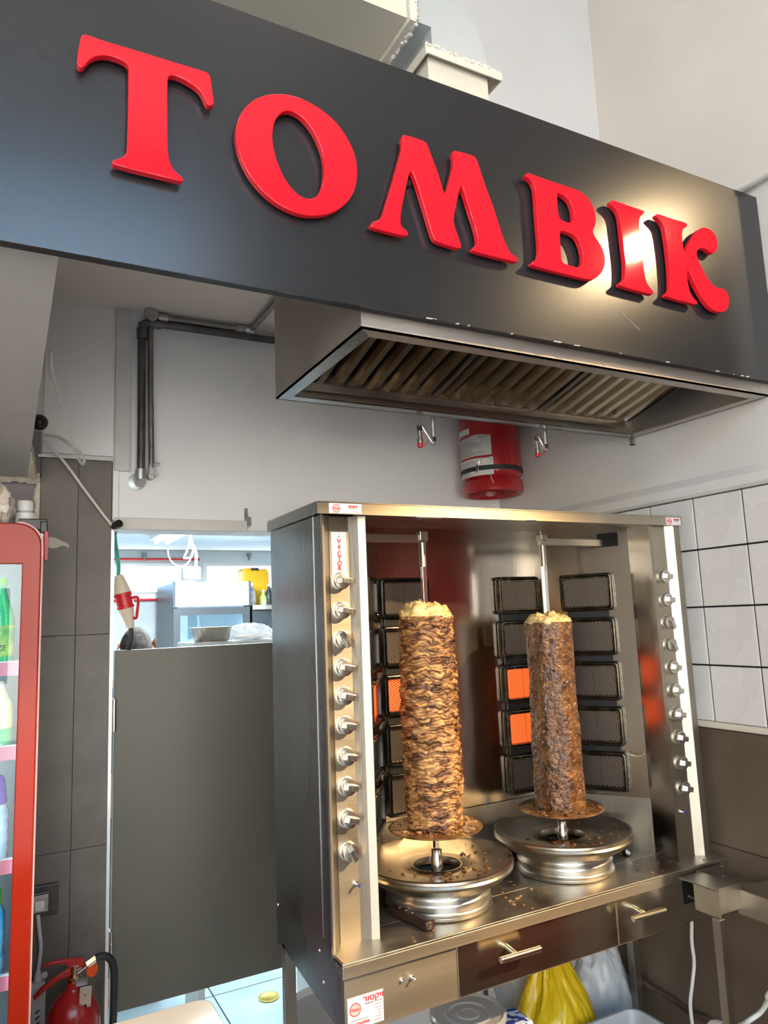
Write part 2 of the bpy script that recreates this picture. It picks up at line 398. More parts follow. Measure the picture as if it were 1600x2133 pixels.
struct(MB().prism([(XR-.012, 1.03, 1.914), (XR-.020, 1.03, 1.922), (XR-.020, 1.03, 1.948), (XR-.002, 1.03, 1.972), (XR, 1.03, 1.972), (XR, 1.03, 1.914)], (0, YB-1.03, 0)).build('trim_6', WHITE_WARM, smooth=False))
# low ceiling over the passage, wall face above it, high ceiling of the shop
struct(MB().box(.02, XR, 1.675, YB, ZLOW, ZLOW+.1).build('ceiling', CEIL, smooth=False))
struct(MB().box(-3.2, XR, 1.675, 1.80, ZLOW+.1, ZHI).build('wall_front_upper', mat('upper_darkened_white', (.61, .62, .625), (.64, .65, .655), 3, .9, bump=.2, bscale=90), smooth=False))  # same white as the back wall, darkened to hold down its brightness
struct(MB().box(-3.3, 4.7, -1.9, 6.2, ZHI, ZHI+.1).box(1.25, 4.6, -5.0, -1.9, ZHI, ZHI+.1).build('ceiling_high', CEIL, smooth=False))
# dropped soffit at the left, with a broken plaster edge
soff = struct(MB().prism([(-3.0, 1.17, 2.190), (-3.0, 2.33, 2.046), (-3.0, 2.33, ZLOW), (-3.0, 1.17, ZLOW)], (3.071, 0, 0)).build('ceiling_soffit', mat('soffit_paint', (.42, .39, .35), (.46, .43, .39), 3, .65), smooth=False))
random.seed(3)
pe = MB()
pts0, pts1 = [], []
for k in range(41):
    x = -.30+k*(.106+.30)/40
    pts0.append(Vector((x, 2.325, 2.047))); pts1.append(Vector((x, 2.352+random.uniform(-.004, .006), 2.036+random.uniform(-.003, .003))))
pe.grid([pts0, pts1, [p+Vector((0, .002, .03)) for p in pts1]])
pts0, pts1 = [], []
for k in range(25):
    y = 2.10+k*.25/24; zz = 2.190-(y-1.17)*.144/1.16
    wd = .002+.024*(k/24)
    pts0.append(Vector((.071, y, zz-.001))); pts1.append(Vector((.071+wd+random.uniform(-.002, .003), y, zz-.004+random.uniform(-.002, .002))))
pe.grid([pts0, pts1, [p+Vector((-.002, 0, .04)) for p in pts1]])
pe.build('plaster_edge', PLASTER, soff)
ve = MB()
random.seed(5)
L0 = [Vector((.094+random.uniform(-.004, .003), YB+.0, 1.80+k*.012)) for k in range(22)]
ve.grid([L0, [p+Vector((.004, -.012, 0)) for p in L0], [Vector((.108, YB-.008, p.z)) for p in L0]])
ve.build('plaster_edge', PLASTER, wb)
# shop shell behind the camera: open glass front on the left, walls elsewhere
struct(MB().box(-3.3, -3.2, -1.8, 6.2, 0, ZHI).build('wall_left', SHELL, smooth=False))
struct(MB().box(XR+.12, 4.6, 1.03, 1.15, 0, ZHI).build('wall_corner', SHELL, smooth=False))
struct(MB().box(4.6, 4.7, -5.0, 6.2, 0, ZHI).build('wall_far_right', SHELL, smooth=False))
struct(MB().box(1.25, 1.35, -5.0, -1.8, 0, ZHI).box(1.25, 4.6, -5.1, -5.0, 0, ZHI).box(-3.2, 1.25, -1.9, -1.8, 4.12, ZHI).build('wall_street', SHELL, smooth=False))
wn = struct(MB().box(-3.2, -3.14, -1.88, -1.82, 0, 4.12).box(1.19, 1.25, -1.88, -1.82, 0, 4.12).box(-3.14, 1.19, -1.88, -1.82, 2.45, 2.51)
            .box(-1.68, -1.62, -1.88, -1.82, 0, 4.12).box(-.24, -.18, -1.88, -1.82, 0, 4.12).box(-3.14, 1.19, -1.88, -1.82, 4.06, 4.12).build('window_1', mat('dark_frame', (.03, .03, .03), None, rough=.4), smooth=False))
for x0, x1 in ((-3.14, -1.68), (-1.62, -.24), (-.18, 1.19)):
    for z0, z1 in ((0, 2.45), (2.51, 4.06)):
        if (z0 == 0 and x0 > -1.7): continue           # the entrance stands open
        MB().box(x0, x1, -1.856, -1.850, z0, z1).build('pane', glass_mat('window_glass'), wn, smooth=False)
# kitchen shell
KY, KZ = 5.9, 2.2
struct(MB().box(-1.6, 4.0, YB+.16, KY, KZ, KZ+.1).build('ceiling_kitchen', mat('kitchen_ceiling', (.80, .83, .85), (.72, .76, .78), 3, .6, stretch=(1, 3, 1)), smooth=False))
struct(MB().box(-1.7, -1.6, YB+.16, KY, 0, KZ).build('wall_kitchen_left', WHITE, smooth=False))
struct(MB().box(4.0, 4.1, YB+.16, KY, 0, KZ).build('wall_kitchen_right', WHITE, smooth=False))
W1, W2 = (.2, 1.425), (1.475, 3.0)
wk = struct(MB().box(-1.6, 4.0, KY, KY+.12, 0, 1.87).box(-1.6, 4.0, KY, KY+.12, 2.10, KZ).box(-1.6, W1[0], KY, KY+.12, 1.87, 2.1).box(W1[1], W2[0], KY, KY+.12, 1.87, 2.1)
            .box(W2[1], 4.0, KY, KY+.12, 1.87, 2.1).build('wall_kitchen_rear', mat('kitchen_wall', (.62, .68, .70), (.66, .72, .74), 3, .4), smooth=False))
for k in range(4):
    for j in range(3):
        MB().box(-.2+k*.36, .15+k*.36, KY-.010, KY, .02+j*.6, .61+j*.6).build('tile', mat('kitchen_wall_tile', (.30, .34, .36), (.36, .40, .42), 6, .4, rand=.03), wk, smooth=False)
for n, (a, b) in enumerate((W1, W2)):
    wo = struct(MB().box(a, b, KY-.02, KY+.06, 1.87, 1.895).box(a, b, KY-.02, KY+.06, 2.075, 2.10).box(a, a+.03, KY-.02, KY+.06, 1.895, 2.075).box(b-.03, b, KY-.02, KY+.06, 1.895, 2.075).build('window_%d' % (n+2), WHITE_PL, smooth=False))
    MB().box(a+.03, b-.03, KY+.02, KY+.026, 1.895, 2.075).build('pane', glass_mat('window_glass'), wo, smooth=False)
struct(MB().box(1.20, 1.29, KY-.06, KY-.011, 0, 1.868).build('trim_7', WHITE, smooth=False))

# ------------------------------------------------------------------ the sign
YS = 1.14
SZ0, SZ1 = 2.171, 2.694
sign = thing('shop_sign', (0.4, YS, SZ0), 'long charcoal sign board with big red raised letters TOMBIK above the grill', 'sign')
MB().box(-1.35, XR-.004, YS, YS+.004, SZ0, SZ1).build('panel', SIGN, sign, smooth=False)
MB().box(-1.35, XR-.004, YS+.004, YS+.022, SZ0+.001, SZ0+.006).box(-1.35, XR-.004, YS+.004, YS+.022, SZ1-.006, SZ1-.001).build('edge_fold', mat('sign_core', (.012, .012, .012), None, rough=.5), sign, smooth=False)
MB().box(-1.35, .79, YS+.022, 1.674, 2.686, 2.690).box(1.04, XR-.006, YS+.022, 1.674, 2.686, 2.690).build('light_block_cover', MATS['sign_core'], sign, smooth=False)  # unseen cover added to stop lamp light passing over the sign
LT = {
 'T': (140, 50, 5.0, [[(150,115),(180,105),(215,112),(400,178),(700,265),(1000,360),(1430,490),(1470,510),(1492,545),(1505,620),(1515,720),(1533,805),(1525,845),(1475,848),(1445,815),(1410,730),(1375,680),(1310,630),(1220,575),(1140,540),(1080,530),(1055,545),(1045,590),(1045,1000),(1047,1300),(1060,1400),(1085,1475),(1125,1535),(1210,1600),(1205,1635),(1185,1638),(485,1465),(467,1440),(480,1415),(560,1395),(605,1365),(625,1310),(630,1200),(638,900),(640,600),(640,440),(625,410),(590,383),(500,345),(420,325),(340,325),(270,345),(220,385),(185,430),(155,455),(125,440),(98,400),(110,310),(130,180)]]),
 'O': (470, 170, 5.3333, [[(560,132),(700,140),(850,185),(1000,265),(1130,355),(1250,470),(1340,600),(1410,730),(1455,870),(1467,1010),(1455,1140),(1415,1250),(1350,1345),(1250,1425),(1130,1475),(1000,1490),(880,1482),(750,1445),(600,1370),(470,1275),(350,1150),(260,1030),(190,900),(140,760),(115,620),(118,500),(150,390),(210,290),(310,200),(430,148)],
      [(700,318),(770,340),(850,390),(930,480),(1000,590),(1055,710),(1090,830),(1105,960),(1095,1080),(1065,1190),(1020,1270),(960,1300),(900,1300),(820,1265),(730,1180),(650,1060),(590,930),(545,790),(520,650),(525,530),(550,430),(590,370),(640,330)]]),
 'M': (750, 260, 4.5714, [[(400,110),(420,88),(610,150),(640,175),(670,260),(740,440),(800,640),(815,655),(830,640),(855,540),(890,400),(898,340),(885,265),(895,237),(1080,290),(1115,325),(1135,390),(1200,590),(1280,800),(1350,1030),(1410,1180),(1445,1230),(1500,1265),(1507,1300),(1490,1305),(1085,1205),(1068,1180),(1080,1160),(1120,1140),(1122,1070),(1095,960),(1050,830),(1000,660),(980,595),(965,578),(950,610),(920,760),(895,870),(895,940),(930,1040),(965,1140),(965,1170),(945,1178),(730,1115),(695,1060),(670,980),(620,810),(560,610),(515,480),(488,432),(470,460),(440,590),(405,760),(388,860),(388,940),(405,975),(455,1010),(460,1045),(440,1060),(120,980),(105,955),(115,925),(185,905),(225,850),(260,720),(310,560),(360,380),(405,220),(408,170)]]),
 'B': (1070, 340, 7.2727, [[(175,180),(205,145),(240,148),(500,245),(800,345),(980,405),(1080,470),(1170,580),(1230,700),(1252,820),(1245,930),(1205,1010),(1210,1070),(1270,1160),(1340,1270),(1385,1400),(1390,1520),(1350,1640),(1260,1735),(1180,1765),(1080,1750),(700,1655),(310,1555),(275,1520),(285,1490),(360,1450),(390,1390),(395,1250),(375,1000),(350,700),(335,450),(320,350),(290,280),(240,230),(195,205)],
      [(660,460),(690,455),(770,490),(840,550),(885,630),(910,740),(912,840),(895,895),(850,900),(760,875),(705,840),(680,770),(668,650)],
      [(700,1015),(780,1030),(920,1080),(985,1160),(1030,1280),(1055,1400),(1050,1500),(1015,1565),(950,1575),(840,1540),(740,1505),(725,1400),(710,1200)]]),
 'I': (1250, 390, 5.5172, [[(115,170),(140,145),(170,150),(340,215),(495,262),(515,285),(500,305),(465,335),(450,390),(455,500),(470,650),(490,820),(520,1030),(545,1110),(590,1165),(622,1205),(615,1230),(590,1228),(245,1140),(222,1110),(235,1085),(275,1060),(292,1020),(290,850),(265,650),(245,470),(230,340),(205,270),(160,225),(125,195)]]),
 'K': (1250, 390, 5.5172, [[(640,330),(655,302),(690,310),(840,365),(980,400),(1008,430),(1000,455),(965,470),(945,510),(948,620),(965,720),(980,755),(995,720),(1040,620),(1090,530),(1140,475),(1200,458),(1270,480),(1320,530),(1350,600),(1355,690),(1335,745),(1300,762),(1265,740),(1215,705),(1165,697),(1125,715),(1112,760),(1125,820),(1160,900),(1210,1000),(1270,1090),(1340,1155),(1420,1165),(1460,1200),(1485,1270),(1485,1350),(1460,1410),(1410,1435),(1350,1430),(1270,1390),(1200,1300),(1130,1180),(1070,1060),(1030,960),(1015,945),(1003,970),(1005,1060),(1025,1160),(1050,1240),(1085,1285),(1122,1315),(1120,1345),(1095,1345),(770,1260),(750,1230),(765,1210),(800,1185),(812,1140),(805,950),(780,700),(745,470),(720,410),(680,365)]]),
}
YF = YS-.021           # front face of the letters
for ch, (ox, oy, s, loops) in LT.items():
    W = []
    for lp in loops:
        q = [at(ox+x/s, oy+y/s, 'Y', YF) for x, y in lp]
        W.append([(p.x, p.z) for p in chaikin(q, 2)])
    cx = sum(p[0] for p in W[0])/len(W[0]); cz = min(p[1] for p in W[0])
    lo = curve_mesh('letter', [[(p[0]-cx, p[1]-cz) for p in lp] for lp in W], RED_ACR, sign, (cx, YF+.0065, cz), .013, .0012)
    lo['label'] = 'red acrylic letter %s' % ch
    # stand-off pegs behind the letter
    pg = MB(); xs = [p[0] for p in W[0]]; zs = [p[1] for p in W[0]]
    mids = {'T': [(320, 200), (320, 330)], 'O': [(530, 330), (710, 370)], 'M': [(850, 380), (960, 400)], 'B': [(1130, 430), (1140, 530)], 'I': [(1312, 470), (1320, 570)], 'K': [(1400, 500), (1410, 580)]}[ch]
    for mx, my in mids:
        c = at(mx, my, 'Y', YF+.013); pg.lathe([(.008, 0), (.008, .0085)], (c.x, YF+.0125, c.z), (0, 1, 0), 12)
    pg.build('standoff', BLACK, lo)
# scratches and chipped bottom edge
MB().obox(at(1312, 668, 'Y', YS-.0004), (1, 0, -.62), (0, 1, 0), (.62, 0, 1), .036, .0003, .0009).build('scratch', mat('scratch_mark', (.30, .28, .25), None, rough=.6), sign, smooth=False)
random.seed(11)
for k in range(16):
    px = random.uniform(840, 1560)
    c = at(px, 640+(px-800)*.195, 'Y', YS-.0005); c.z = SZ0+random.uniform(.0005, .002); ln = random.uniform(.0015, .006)
    MB().box(c.x-ln, c.x+ln, YS-.0012, YS+.003, SZ0-.0003, SZ0+random.uniform(.0006, .0016)).build('chip', mat('chipped_white', (.75, .72, .66), None, rough=.7), sign, smooth=False)

# ------------------------------------------------------------------ exhaust hood with baffle filters
HX0, HX1, HY0, HY1, HZ = .590, 1.789, 1.165, 1.640, 2.140
hood = thing('exhaust_hood', (1.19, 1.40, HZ), 'brushed steel exhaust hood with slanted baffle filters under the sign', 'hood')
T = .004
MB().box(HX0, HX0+T, HY0, HY1, HZ, 2.615).build('side_panel', STEEL_HOOD, hood, smooth=False)
MB().box(HX1-T, HX1, HY0, HY1, HZ, 2.615).build('side_panel', STEEL_HOOD, hood, smooth=False)
MB().box(HX0+T, HX1-T, HY0, HY0+T, HZ, 2.615).build('front_panel', STEEL_HOOD, hood, smooth=False)
MB().box(HX0+T, HX1-T, HY1-T, HY1, HZ, 2.615).build('back_panel', STEEL_HOOD, hood, smooth=False)
MB().box(HX0+T, HX1-T, HY0+T, HY1-T, 2.600, 2.613).build('top_panel', STEEL_HOOD, hood, smooth=False)
fw = .034
def lip(a, b, c, d, nm, m): MB().prism([(p[0], p[1], HZ) for p in (a, b, c, d)], (0, 0, .004)).build(nm, m, hood, smooth=False)
lip((HX0, HY0), (HX0+fw, HY0+fw), (HX0+fw, HY1-fw), (HX0, HY1), 'rim', STEEL_SIDE)
lip((HX0, HY0), (HX1, HY0), (HX1-fw, HY0+fw), (HX0+fw, HY0+fw), 'rim', STEEL_HOOD)
lip((HX1, HY0), (HX1, HY1), (HX1-fw, HY1-fw), (HX1-fw, HY0+fw), 'rim', STEEL_HOOD)
lip((HX0, HY1), (HX0+fw, HY1-fw), (HX1-fw, HY1-fw), (HX1, HY1), 'rim', STEEL_SIDE)
MB().box(HX0+fw, HX1-fw, HY1-fw-.002, HY1-fw, HZ+.004, HZ+.022).build('grease_gutter', STEEL_H, hood, smooth=False)
MB().box(HX0+fw+.004, HX1-fw-.06, HY1-fw-.030, HY1-fw-.026, HZ+.012, HZ+.034).build('filter_rail', STEEL_DK, hood, smooth=False)
MB().prism([(HX0+.01, HY0+.01, HZ+.19), (HX1-.01, HY0+.01, HZ+.19), (HX1-.01, HY1-.02, HZ+.075), (HX0+.01, HY1-.02, HZ+.075)], (0, 0, .003)).build('gap_dark_plate', HOLE, hood, smooth=False)  # black plate added so the gaps between the slats look dark
B0 = Vector((0, 1.578, 2.168)); B1 = Vector((0, 1.215, 2.262)); bd = (B1-B0).normalized(); bn = Vector((0, bd.z, -bd.y))
if bn.z > 0: bn = -bn
def slat(x):
    pr = [(-.0150, -.022), (-.0085, 0), (.0085, 0), (.0150, -.022), (.0138, -.0225), (.0075, -.002), (-.0075, -.002), (-.0138, -.0225)]
    a = [Vector((x+u, 0, 0))+B0+bn*v for u, v in pr]
    return MB().prism(a, (B1-B0))
n_f = 3; fx0, fx1 = .648, 1.715; fwid = (fx1-fx0)/n_f
for k in range(n_f):
    x0 = fx0+k*fwid; fl = None
    def fpt(x, d, h): return Vector((x, 0, 0))+B0+bd*d-bn*h
    LL = (B1-B0).length; fq = []
    for (xa_, xb_, da_, db_) in ((x0+.001, x0+fwid-.001, 0, LL), (x0+.007, x0+fwid-.007, .006, LL-.006)):
        fq.append([(xa_, da_), (xb_, da_), (xb_, db_), (xa_, db_)])
    fr = MB(); V = [fpt(x, d, h) for h in (.0, .03) for q_ in fq for x, d in q_]
    fr.add(V, [(i, (i+1) % 4, 4+(i+1) % 4, 4+i) for i in range(4)]+[(8+i, 12+i, 12+(i+1) % 4, 8+(i+1) % 4) for i in range(4)]+[(i, 8+i, 8+(i+1) % 4, (i+1) % 4) for i in range(4)]+[(4+i, 4+(i+1) % 4, 12+(i+1) % 4, 12+i) for i in range(4)])
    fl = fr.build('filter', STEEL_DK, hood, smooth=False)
    for j in range(7):
        slat(x0+.030+j*(fwid-.06)/6).build('slat', BAFFLE, fl, smooth=False)
MB().lathe([(.0095, 0), (.0095, .03), (.0085, .03), (.0085, 0)], (1.757, 1.612, HZ-.030), (0, 0, 1), 16, False, False).build('drain_spout', CHROME, hood)
for px, py in ((869, 857), (901, 861)): MB().obox(at(px, py, 'Y', HY1-fw-.004), (1, 0, 0), (0, 1, 0), (0, 0, 1), .0009, .0006, .006).build('pen_mark', INK_DK, hood, smooth=False)

# ------------------------------------------------------------------ ventilation duct rising above the sign
DY0, DY1 = 1.250, 1.400
duct = thing('ventilation_duct', (.91, 1.325, 2.614), 'painted sheet metal air duct with an elbow turning left above the sign', 'duct')
MB().box(.826, .992, DY0, DY1, 2.614, 2.872).build('riser', DUCT_BEIGE, duct, smooth=False)
MB().box(.812, 1.024, DY0-.016, DY1+.016, 2.8665, 2.870).box(.815, 1.021, DY0-.016, DY0-.013, 2.850, 2.8665).box(1.021, 1.024, DY0-.016, DY1+.016, 2.852, 2.8665).box(.812, .815, DY0-.016, DY1+.016, 2.846, 2.8665).build('flange', DUCT_BEIGE, duct, smooth=False)
ec = (.786, 2.884)
prof = [(ec[0]+.206*math.cos(a), ec[1]+.206*math.sin(a)) for a in [PI/2*k/14 for k in range(15)]]
inner = [(ec[0], ec[1]+.052), (.840, ec[1]+.052), (.840, 2.873)]
el = [(.992, 2.873)]+prof+inner
MB().prism([(x, DY0, z) for x, z in el], (0, DY1-DY0, 0)).build('elbow', mat('painted_duct_cool', (.46, .49, .49), (.50, .53, .53), 5, .5, .05, 0), duct, ang=20)
MB().box(-1.3, .786, DY0+.002, DY1-.002, 2.937, 3.088).build('horizontal_run', DUCT_BEIGE, duct, smooth=False)
MB().box(.778, .794, DY0-.012, DY1+.012, 2.922, 2.936).box(.778, .794, DY0-.012, DY0-.001, 2.936, 3.10).box(.778, .794, DY1+.001, DY1+.012, 2.936, 3.10).build('flange', DUCT_BEIGE, duct, smooth=False)
random.seed(4)
def bead(pts, r, n=5):
    P = smooth_path(pts, n); return [p+Vector((random.uniform(-r, r), random.uniform(-r, r), random.uniform(-r, r)))*.5 for p in P], [r*random.uniform(.6, 1.3)*(.05 if i in (0, len(P)-1) else 1) for i, _ in enumerate(P)]
for pts in ([(.812+.0071*k, DY0-.014, 2.872) for k in range(31)], [(.794, DY0-.012, 3.09-.0084*k) for k in range(21)], [(.796, DY0-.012+.0088*k, 2.922) for k in range(20)]):
    p, r = bead(pts, .0045, 2); MB().tube(p, r, 6).build('sealant_bead', SEAL, duct)

# ------------------------------------------------------------------ gas pipes, cable trunk, white pipe
gp = thing('gas_pipe', (.391, 2.335, 2.06), 'dark steel gas pipe, thicker of the two hanging on the back wall', 'pipe')
pa = smooth_path([(.391, 2.335, 2.075), (.391, 2.335, 2.30), (.391, 2.335, 2.545), (.398, 2.335, 2.570), (.425, 2.335, 2.578), (.60, 2.335, 2.580), (1.30, 2.335, 2.584)], 5)
MB().tube(pa, .0125, 14).build('pipe_run', PIPE, gp)
for c_, a_ in (((.391, 2.335, 2.538), (0, 0, 1)), ((.432, 2.335, 2.578), (1, 0, 0))): MB().lathe([(.0165, -.017), (.0165, .017)], c_, a_, 14).build('elbow_collar', PIPE, gp)
MB().tube([(.391, 2.335, 2.092), (.391, 2.335, 2.066), (.391, 2.350, 2.058), (.391, 2.364, 2.058)], .017, 14).build('elbow', mat('zinc_fitting', (.42, .42, .41), (.5, .5, .48), 20, .4, metal=.8), gp)
MB().lathe([(.024, 0), (.028, .002), (.024, .004)], (.384, YB-.0045, 2.058), (0, 1, 0), 12).build('wall_patch', mat('foil_patch', (.45, .55, .55), (.7, .72, .7), 40, .4, metal=.4), gp)
gq = thing('gas_pipe', (.424, 2.338, 2.07), 'thinner steel gas pipe with a round valve at the ceiling corner', 'pipe')
MB().tube(smooth_path([(.4245, 2.342, 2.10), (.420, 2.342, 2.35), (.418, 2.342, 2.585)], 4), .0095, 12).build('pipe_run', mat('zinc_pipe', (.24, .24, .24), (.34, .34, .34), 20, .4, .1, .85), gq)
MB().tube([(.418, 2.330, 2.600), (.745, 2.330, 2.603)], .0105, 12).build('pipe_run', MATS['zinc_pipe'], gq)
MB().tube([(.745, 2.330, 2.603), (.752, 2.318, 2.604), (.755, 1.72, 2.606)], .0105, 12).build('pipe_run', MATS['zinc_pipe'], gq)
MB().lathe([(.006, 0), (.020, .001), (.022, .004), (.020, .009), (.012, .010), (.011, .016), (.004, .017)], (.418, 2.322, 2.600), (0, -1, 0), 20).build('valve', MATS['zinc_fitting'], gq)
for r_, c_, a_ in ((.0145, (.710, 2.330, 2.603), (1, 0, 0)), (.016, (.748, 2.325, 2.604), (1, -.4, 0)), (.0145, (.455, 2.330, 2.600), (1, 0, 0))): MB().lathe([(r_, -.015), (r_, .015)], c_, a_, 14).build('coupling', MATS['zinc_fitting'], gq)
MB().box(.4165, .4325, 2.334, 2.352, 2.078, 2.112).lathe([(.011, 0), (.012, .03)], (.4245, 2.342, 2.076), (0, 1, 0), 14).tube([(.428, 2.334, 2.112), (.448, 2.330, 2.112)], .003, 8).tube([(.428, 2.334, 2.078), (.444, 2.330, 2.078)], .003, 8).build('end_valve', MATS['zinc_fitting'], gq, bevel=.001)
tag(MB().box(.314, .360, 2.348, YB, 2.088, ZLOW-.001).box(.317, .357, 2.346, 2.348, 2.089, ZLOW-.003).build('wall_raceway', mat('painted_trunk', (.60, .58, .55), (.66, .64, .61), 14, .55), None, bevel=.001, smooth=False), 'flat white cable trunk running down the back wall beside the gas pipes', 'trunk')
wp = tag(MB().tube([(XR-.016, 1.05, 2.735), (XR-.016, 1.66, 2.735)], .012, 12).box(XR-.022, XR, 1.20, 1.225, 2.720, 2.750).box(XR-.022, XR, 1.55, 1.575, 2.720, 2.750).build('conduit_pipe', WHITE_WARM), 'short pale conduit on the right wall beside the sign corner', 'pipe')

# ------------------------------------------------------------------ fire suppression: red cylinder and two nozzles
TC = Vector((1.676, 2.243, 2.052)); TR = .116
tank = thing('suppression_cylinder', TC, 'red fire suppression cylinder with white labels and black strap under the hood', 'cylinder')
MB().lathe([(TR-.014, .012), (TR-.006, .0), (TR, .004), (TR+.001, .040), (TR-.004, .050), (TR-.012, .058), (TR-.004, .068), (TR-.001, .085), (TR-.001, .46), (TR-.02, .50), (.05, .53), (.03, .54)], TC, (0, 0, 1), 48, False, True).build('body', RED_PAINT, tank, ang=50)
MB().lathe([(TR-.014, .012), (TR-.018, .030), (.06, .040), (0, .044)], TC, (0, 0, 1), 48, False, False).build('base_hollow', RED_PAINT, tank)
ca = math.atan2(-TC.y, -TC.x)
def patch(nm, a0, a1, z0, z1, m, r=TR+.0006, zt=None, parent=None):
    R0, R1 = [], []
    for k in range(17):
        t = k/16; a = ca+math.radians(a0+(a1-a0)*t)
        top = z1 if zt is None else z1+zt*math.sin(PI*min(1, max(0, (t-.45)/.5)))
        R0.append((TC.x+r*math.cos(a), TC.y+r*math.sin(a), z0)); R1.append((TC.x+r*math.cos(a), TC.y+r*math.sin(a), top))
    return MB().grid([R0, R1]).build(nm, m, parent or tank)
l1 = patch('label', -88, 2, 2.186, 2.262, LABEL_GR, zt=.006)
l2 = patch('label', -86, 4, 2.112, 2.178, LABEL)
patch('label', -80, -40, 2.276, 2.298, LABEL)
for k in range(11):
    patch('print_line', -80, -26+random.uniform(-14, 14), 2.1925+k*.0056, 2.1945+k*.0056, INK_GREY, TR+.0011, parent=l1)
for k in range(3): patch('print_line', -80, -42, 2.117+k*.005, 2.1188+k*.005, INK_GREY, TR+.0011, parent=l2)
for k in range(4): patch('print_line', -80, -30, 2.153+k*.005, 2.1548+k*.005, INK_GREY, TR+.0011, parent=l2)
patch('strap', -179, 180, 2.130, 2.148, BLACK_RUB, TR+.0028)
a = ca+math.radians(-26)
for tx, ang, zz, sz in (('WCK 1+', -14, 2.2555, .010), ('CE', -30, 2.124, .008)):
    a = ca+math.radians(ang); rr = TR+.0016
    text_mesh('print', tx, sz, INK_DK, l1 if ang == -14 else l2, (TC.x+rr*math.cos(a), TC.y+rr*math.sin(a), zz), rotz=a+PI/2, sx=.9)
a = ca+math.radians(-25); rr = TR+.004
MB().obox((TC.x+rr*math.cos(a), TC.y+rr*math.sin(a), 2.140), (-math.sin(a), math.cos(a), 0), (math.cos(a), math.sin(a), 0), (0, 0, 1), .0045, .003, .014).build('buckle', CHROME, tank, bevel=.0008)
def cyl_pt(ang, z, r=TR+.004): q = ca+math.radians(ang); return (TC.x+r*math.cos(q), TC.y+r*math.sin(q), z)
MB().tube(smooth_path([cyl_pt(-23, 2.152), cyl_pt(-20, 2.168), cyl_pt(-12, 2.176), cyl_pt(-3, 2.172), cyl_pt(1, 2.158)], 4), .0012, 6).build('wire_loop', CHROME, tank)
MB().tube([cyl_pt(-4, 2.128), cyl_pt(0, 2.09), cyl_pt(6, 2.064, TR-.006)], .0013, 6).build('wire_tail', WHITE_CB, tank)
MB().box(TC.x+.02, XR-.001, TC.y+.0, TC.y+.015, 2.30, 2.33).build('wall_bracket', BLACK, tank)
def nozzle(label, xa, za, xb, zb, ztip):
    n = thing('suppression_nozzle', (xb, 1.685, ztip), label, 'nozzle', 'suppression nozzles under the hood')
    Y = 1.685
    MB().tube([(xa, Y, HZ+.03), (xa, Y, za)], .0068, 12).build('drop_pipe', GALV, n)
    MB().tube(smooth_path([(xa, Y, za), (xa, Y, za-.010), (xa-.008, Y, za-.006), (xb+.008, Y, zb+.004), (xb, Y, zb+.006), (xb, Y, zb-.004)], 4), .0062, 12).build('elbow_pipe', GALV, n)
    for c_ in ((xa, Y, za), (xb, Y, zb-.002)): MB().lathe([(.0085, -.007), (.0085, .007)], c_, (0, 0, 1), 6).build('hex_nut', CHROME, n, smooth=False)
    MB().lathe([(.0085, 0), (.0085, .012), (.006, .014), (.0065, .034)], (xb, Y, ztip+.012), (0, 0, 1), 14).build('nozzle_body', NICKEL, n)
    MB().lathe([(.0065, .0), (.0075, .003), (.0075, .012), (.005, .014)], (xb, Y, ztip), (0, 0, 1), 14).build('blow_off_cap', RED_PL, n)
    MB().tube(smooth_path([(xb+.006, Y-.006, ztip+.004), (xb+.018, Y-.008, ztip+.012), (xb+.020, Y-.008, ztip+.026), (xb+.007, Y-.006, ztip+.042)], 5), .0011, 6).build('cap_strap', RED_PL, n)
nozzle('steel nozzle with red cap hanging under the hood, left of the red cylinder', 1.066, 2.088, 1.022, 2.118, 2.062)
nozzle('steel nozzle with red cap hanging under the hood, right of the red cylinder', 1.467, 2.098, 1.434, 2.122, 2.064)

# ------------------------------------------------------------------ the vertical gas grill
ZC = .925
grill = thing('gyro_grill', (1.2, 1.6, 0), 'wide stainless steel vertical gas grill with two spits, rows of knobs and infrared burners', 'grill')
G = grill
# outer left side, lower skirt
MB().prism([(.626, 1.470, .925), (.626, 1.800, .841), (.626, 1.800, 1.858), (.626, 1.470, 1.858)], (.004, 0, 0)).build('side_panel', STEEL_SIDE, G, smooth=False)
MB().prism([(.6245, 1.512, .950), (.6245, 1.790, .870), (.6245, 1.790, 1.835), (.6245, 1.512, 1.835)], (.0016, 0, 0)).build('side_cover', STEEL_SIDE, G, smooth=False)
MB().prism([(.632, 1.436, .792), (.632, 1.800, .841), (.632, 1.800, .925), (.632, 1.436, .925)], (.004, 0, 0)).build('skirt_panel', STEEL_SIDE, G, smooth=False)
for px, py in ((579, 1884), (665.5, 1979), (674, 2045)):
    c = at(px, py, 'X', .6235); MB().lathe([(.0045, 0), (.004, .002), (.002, .003)], c, (-1, 0, 0), 10).build('screw', CHROME, G)
MB().box(1.757, 1.761, 1.471, 1.800, .925, 1.858).build('side_panel', STEEL, G, smooth=False)
MB().box(.630, 1.757, 1.796, 1.800, .84, 1.858).build('rear_panel', STEEL_DK, G, smooth=False)
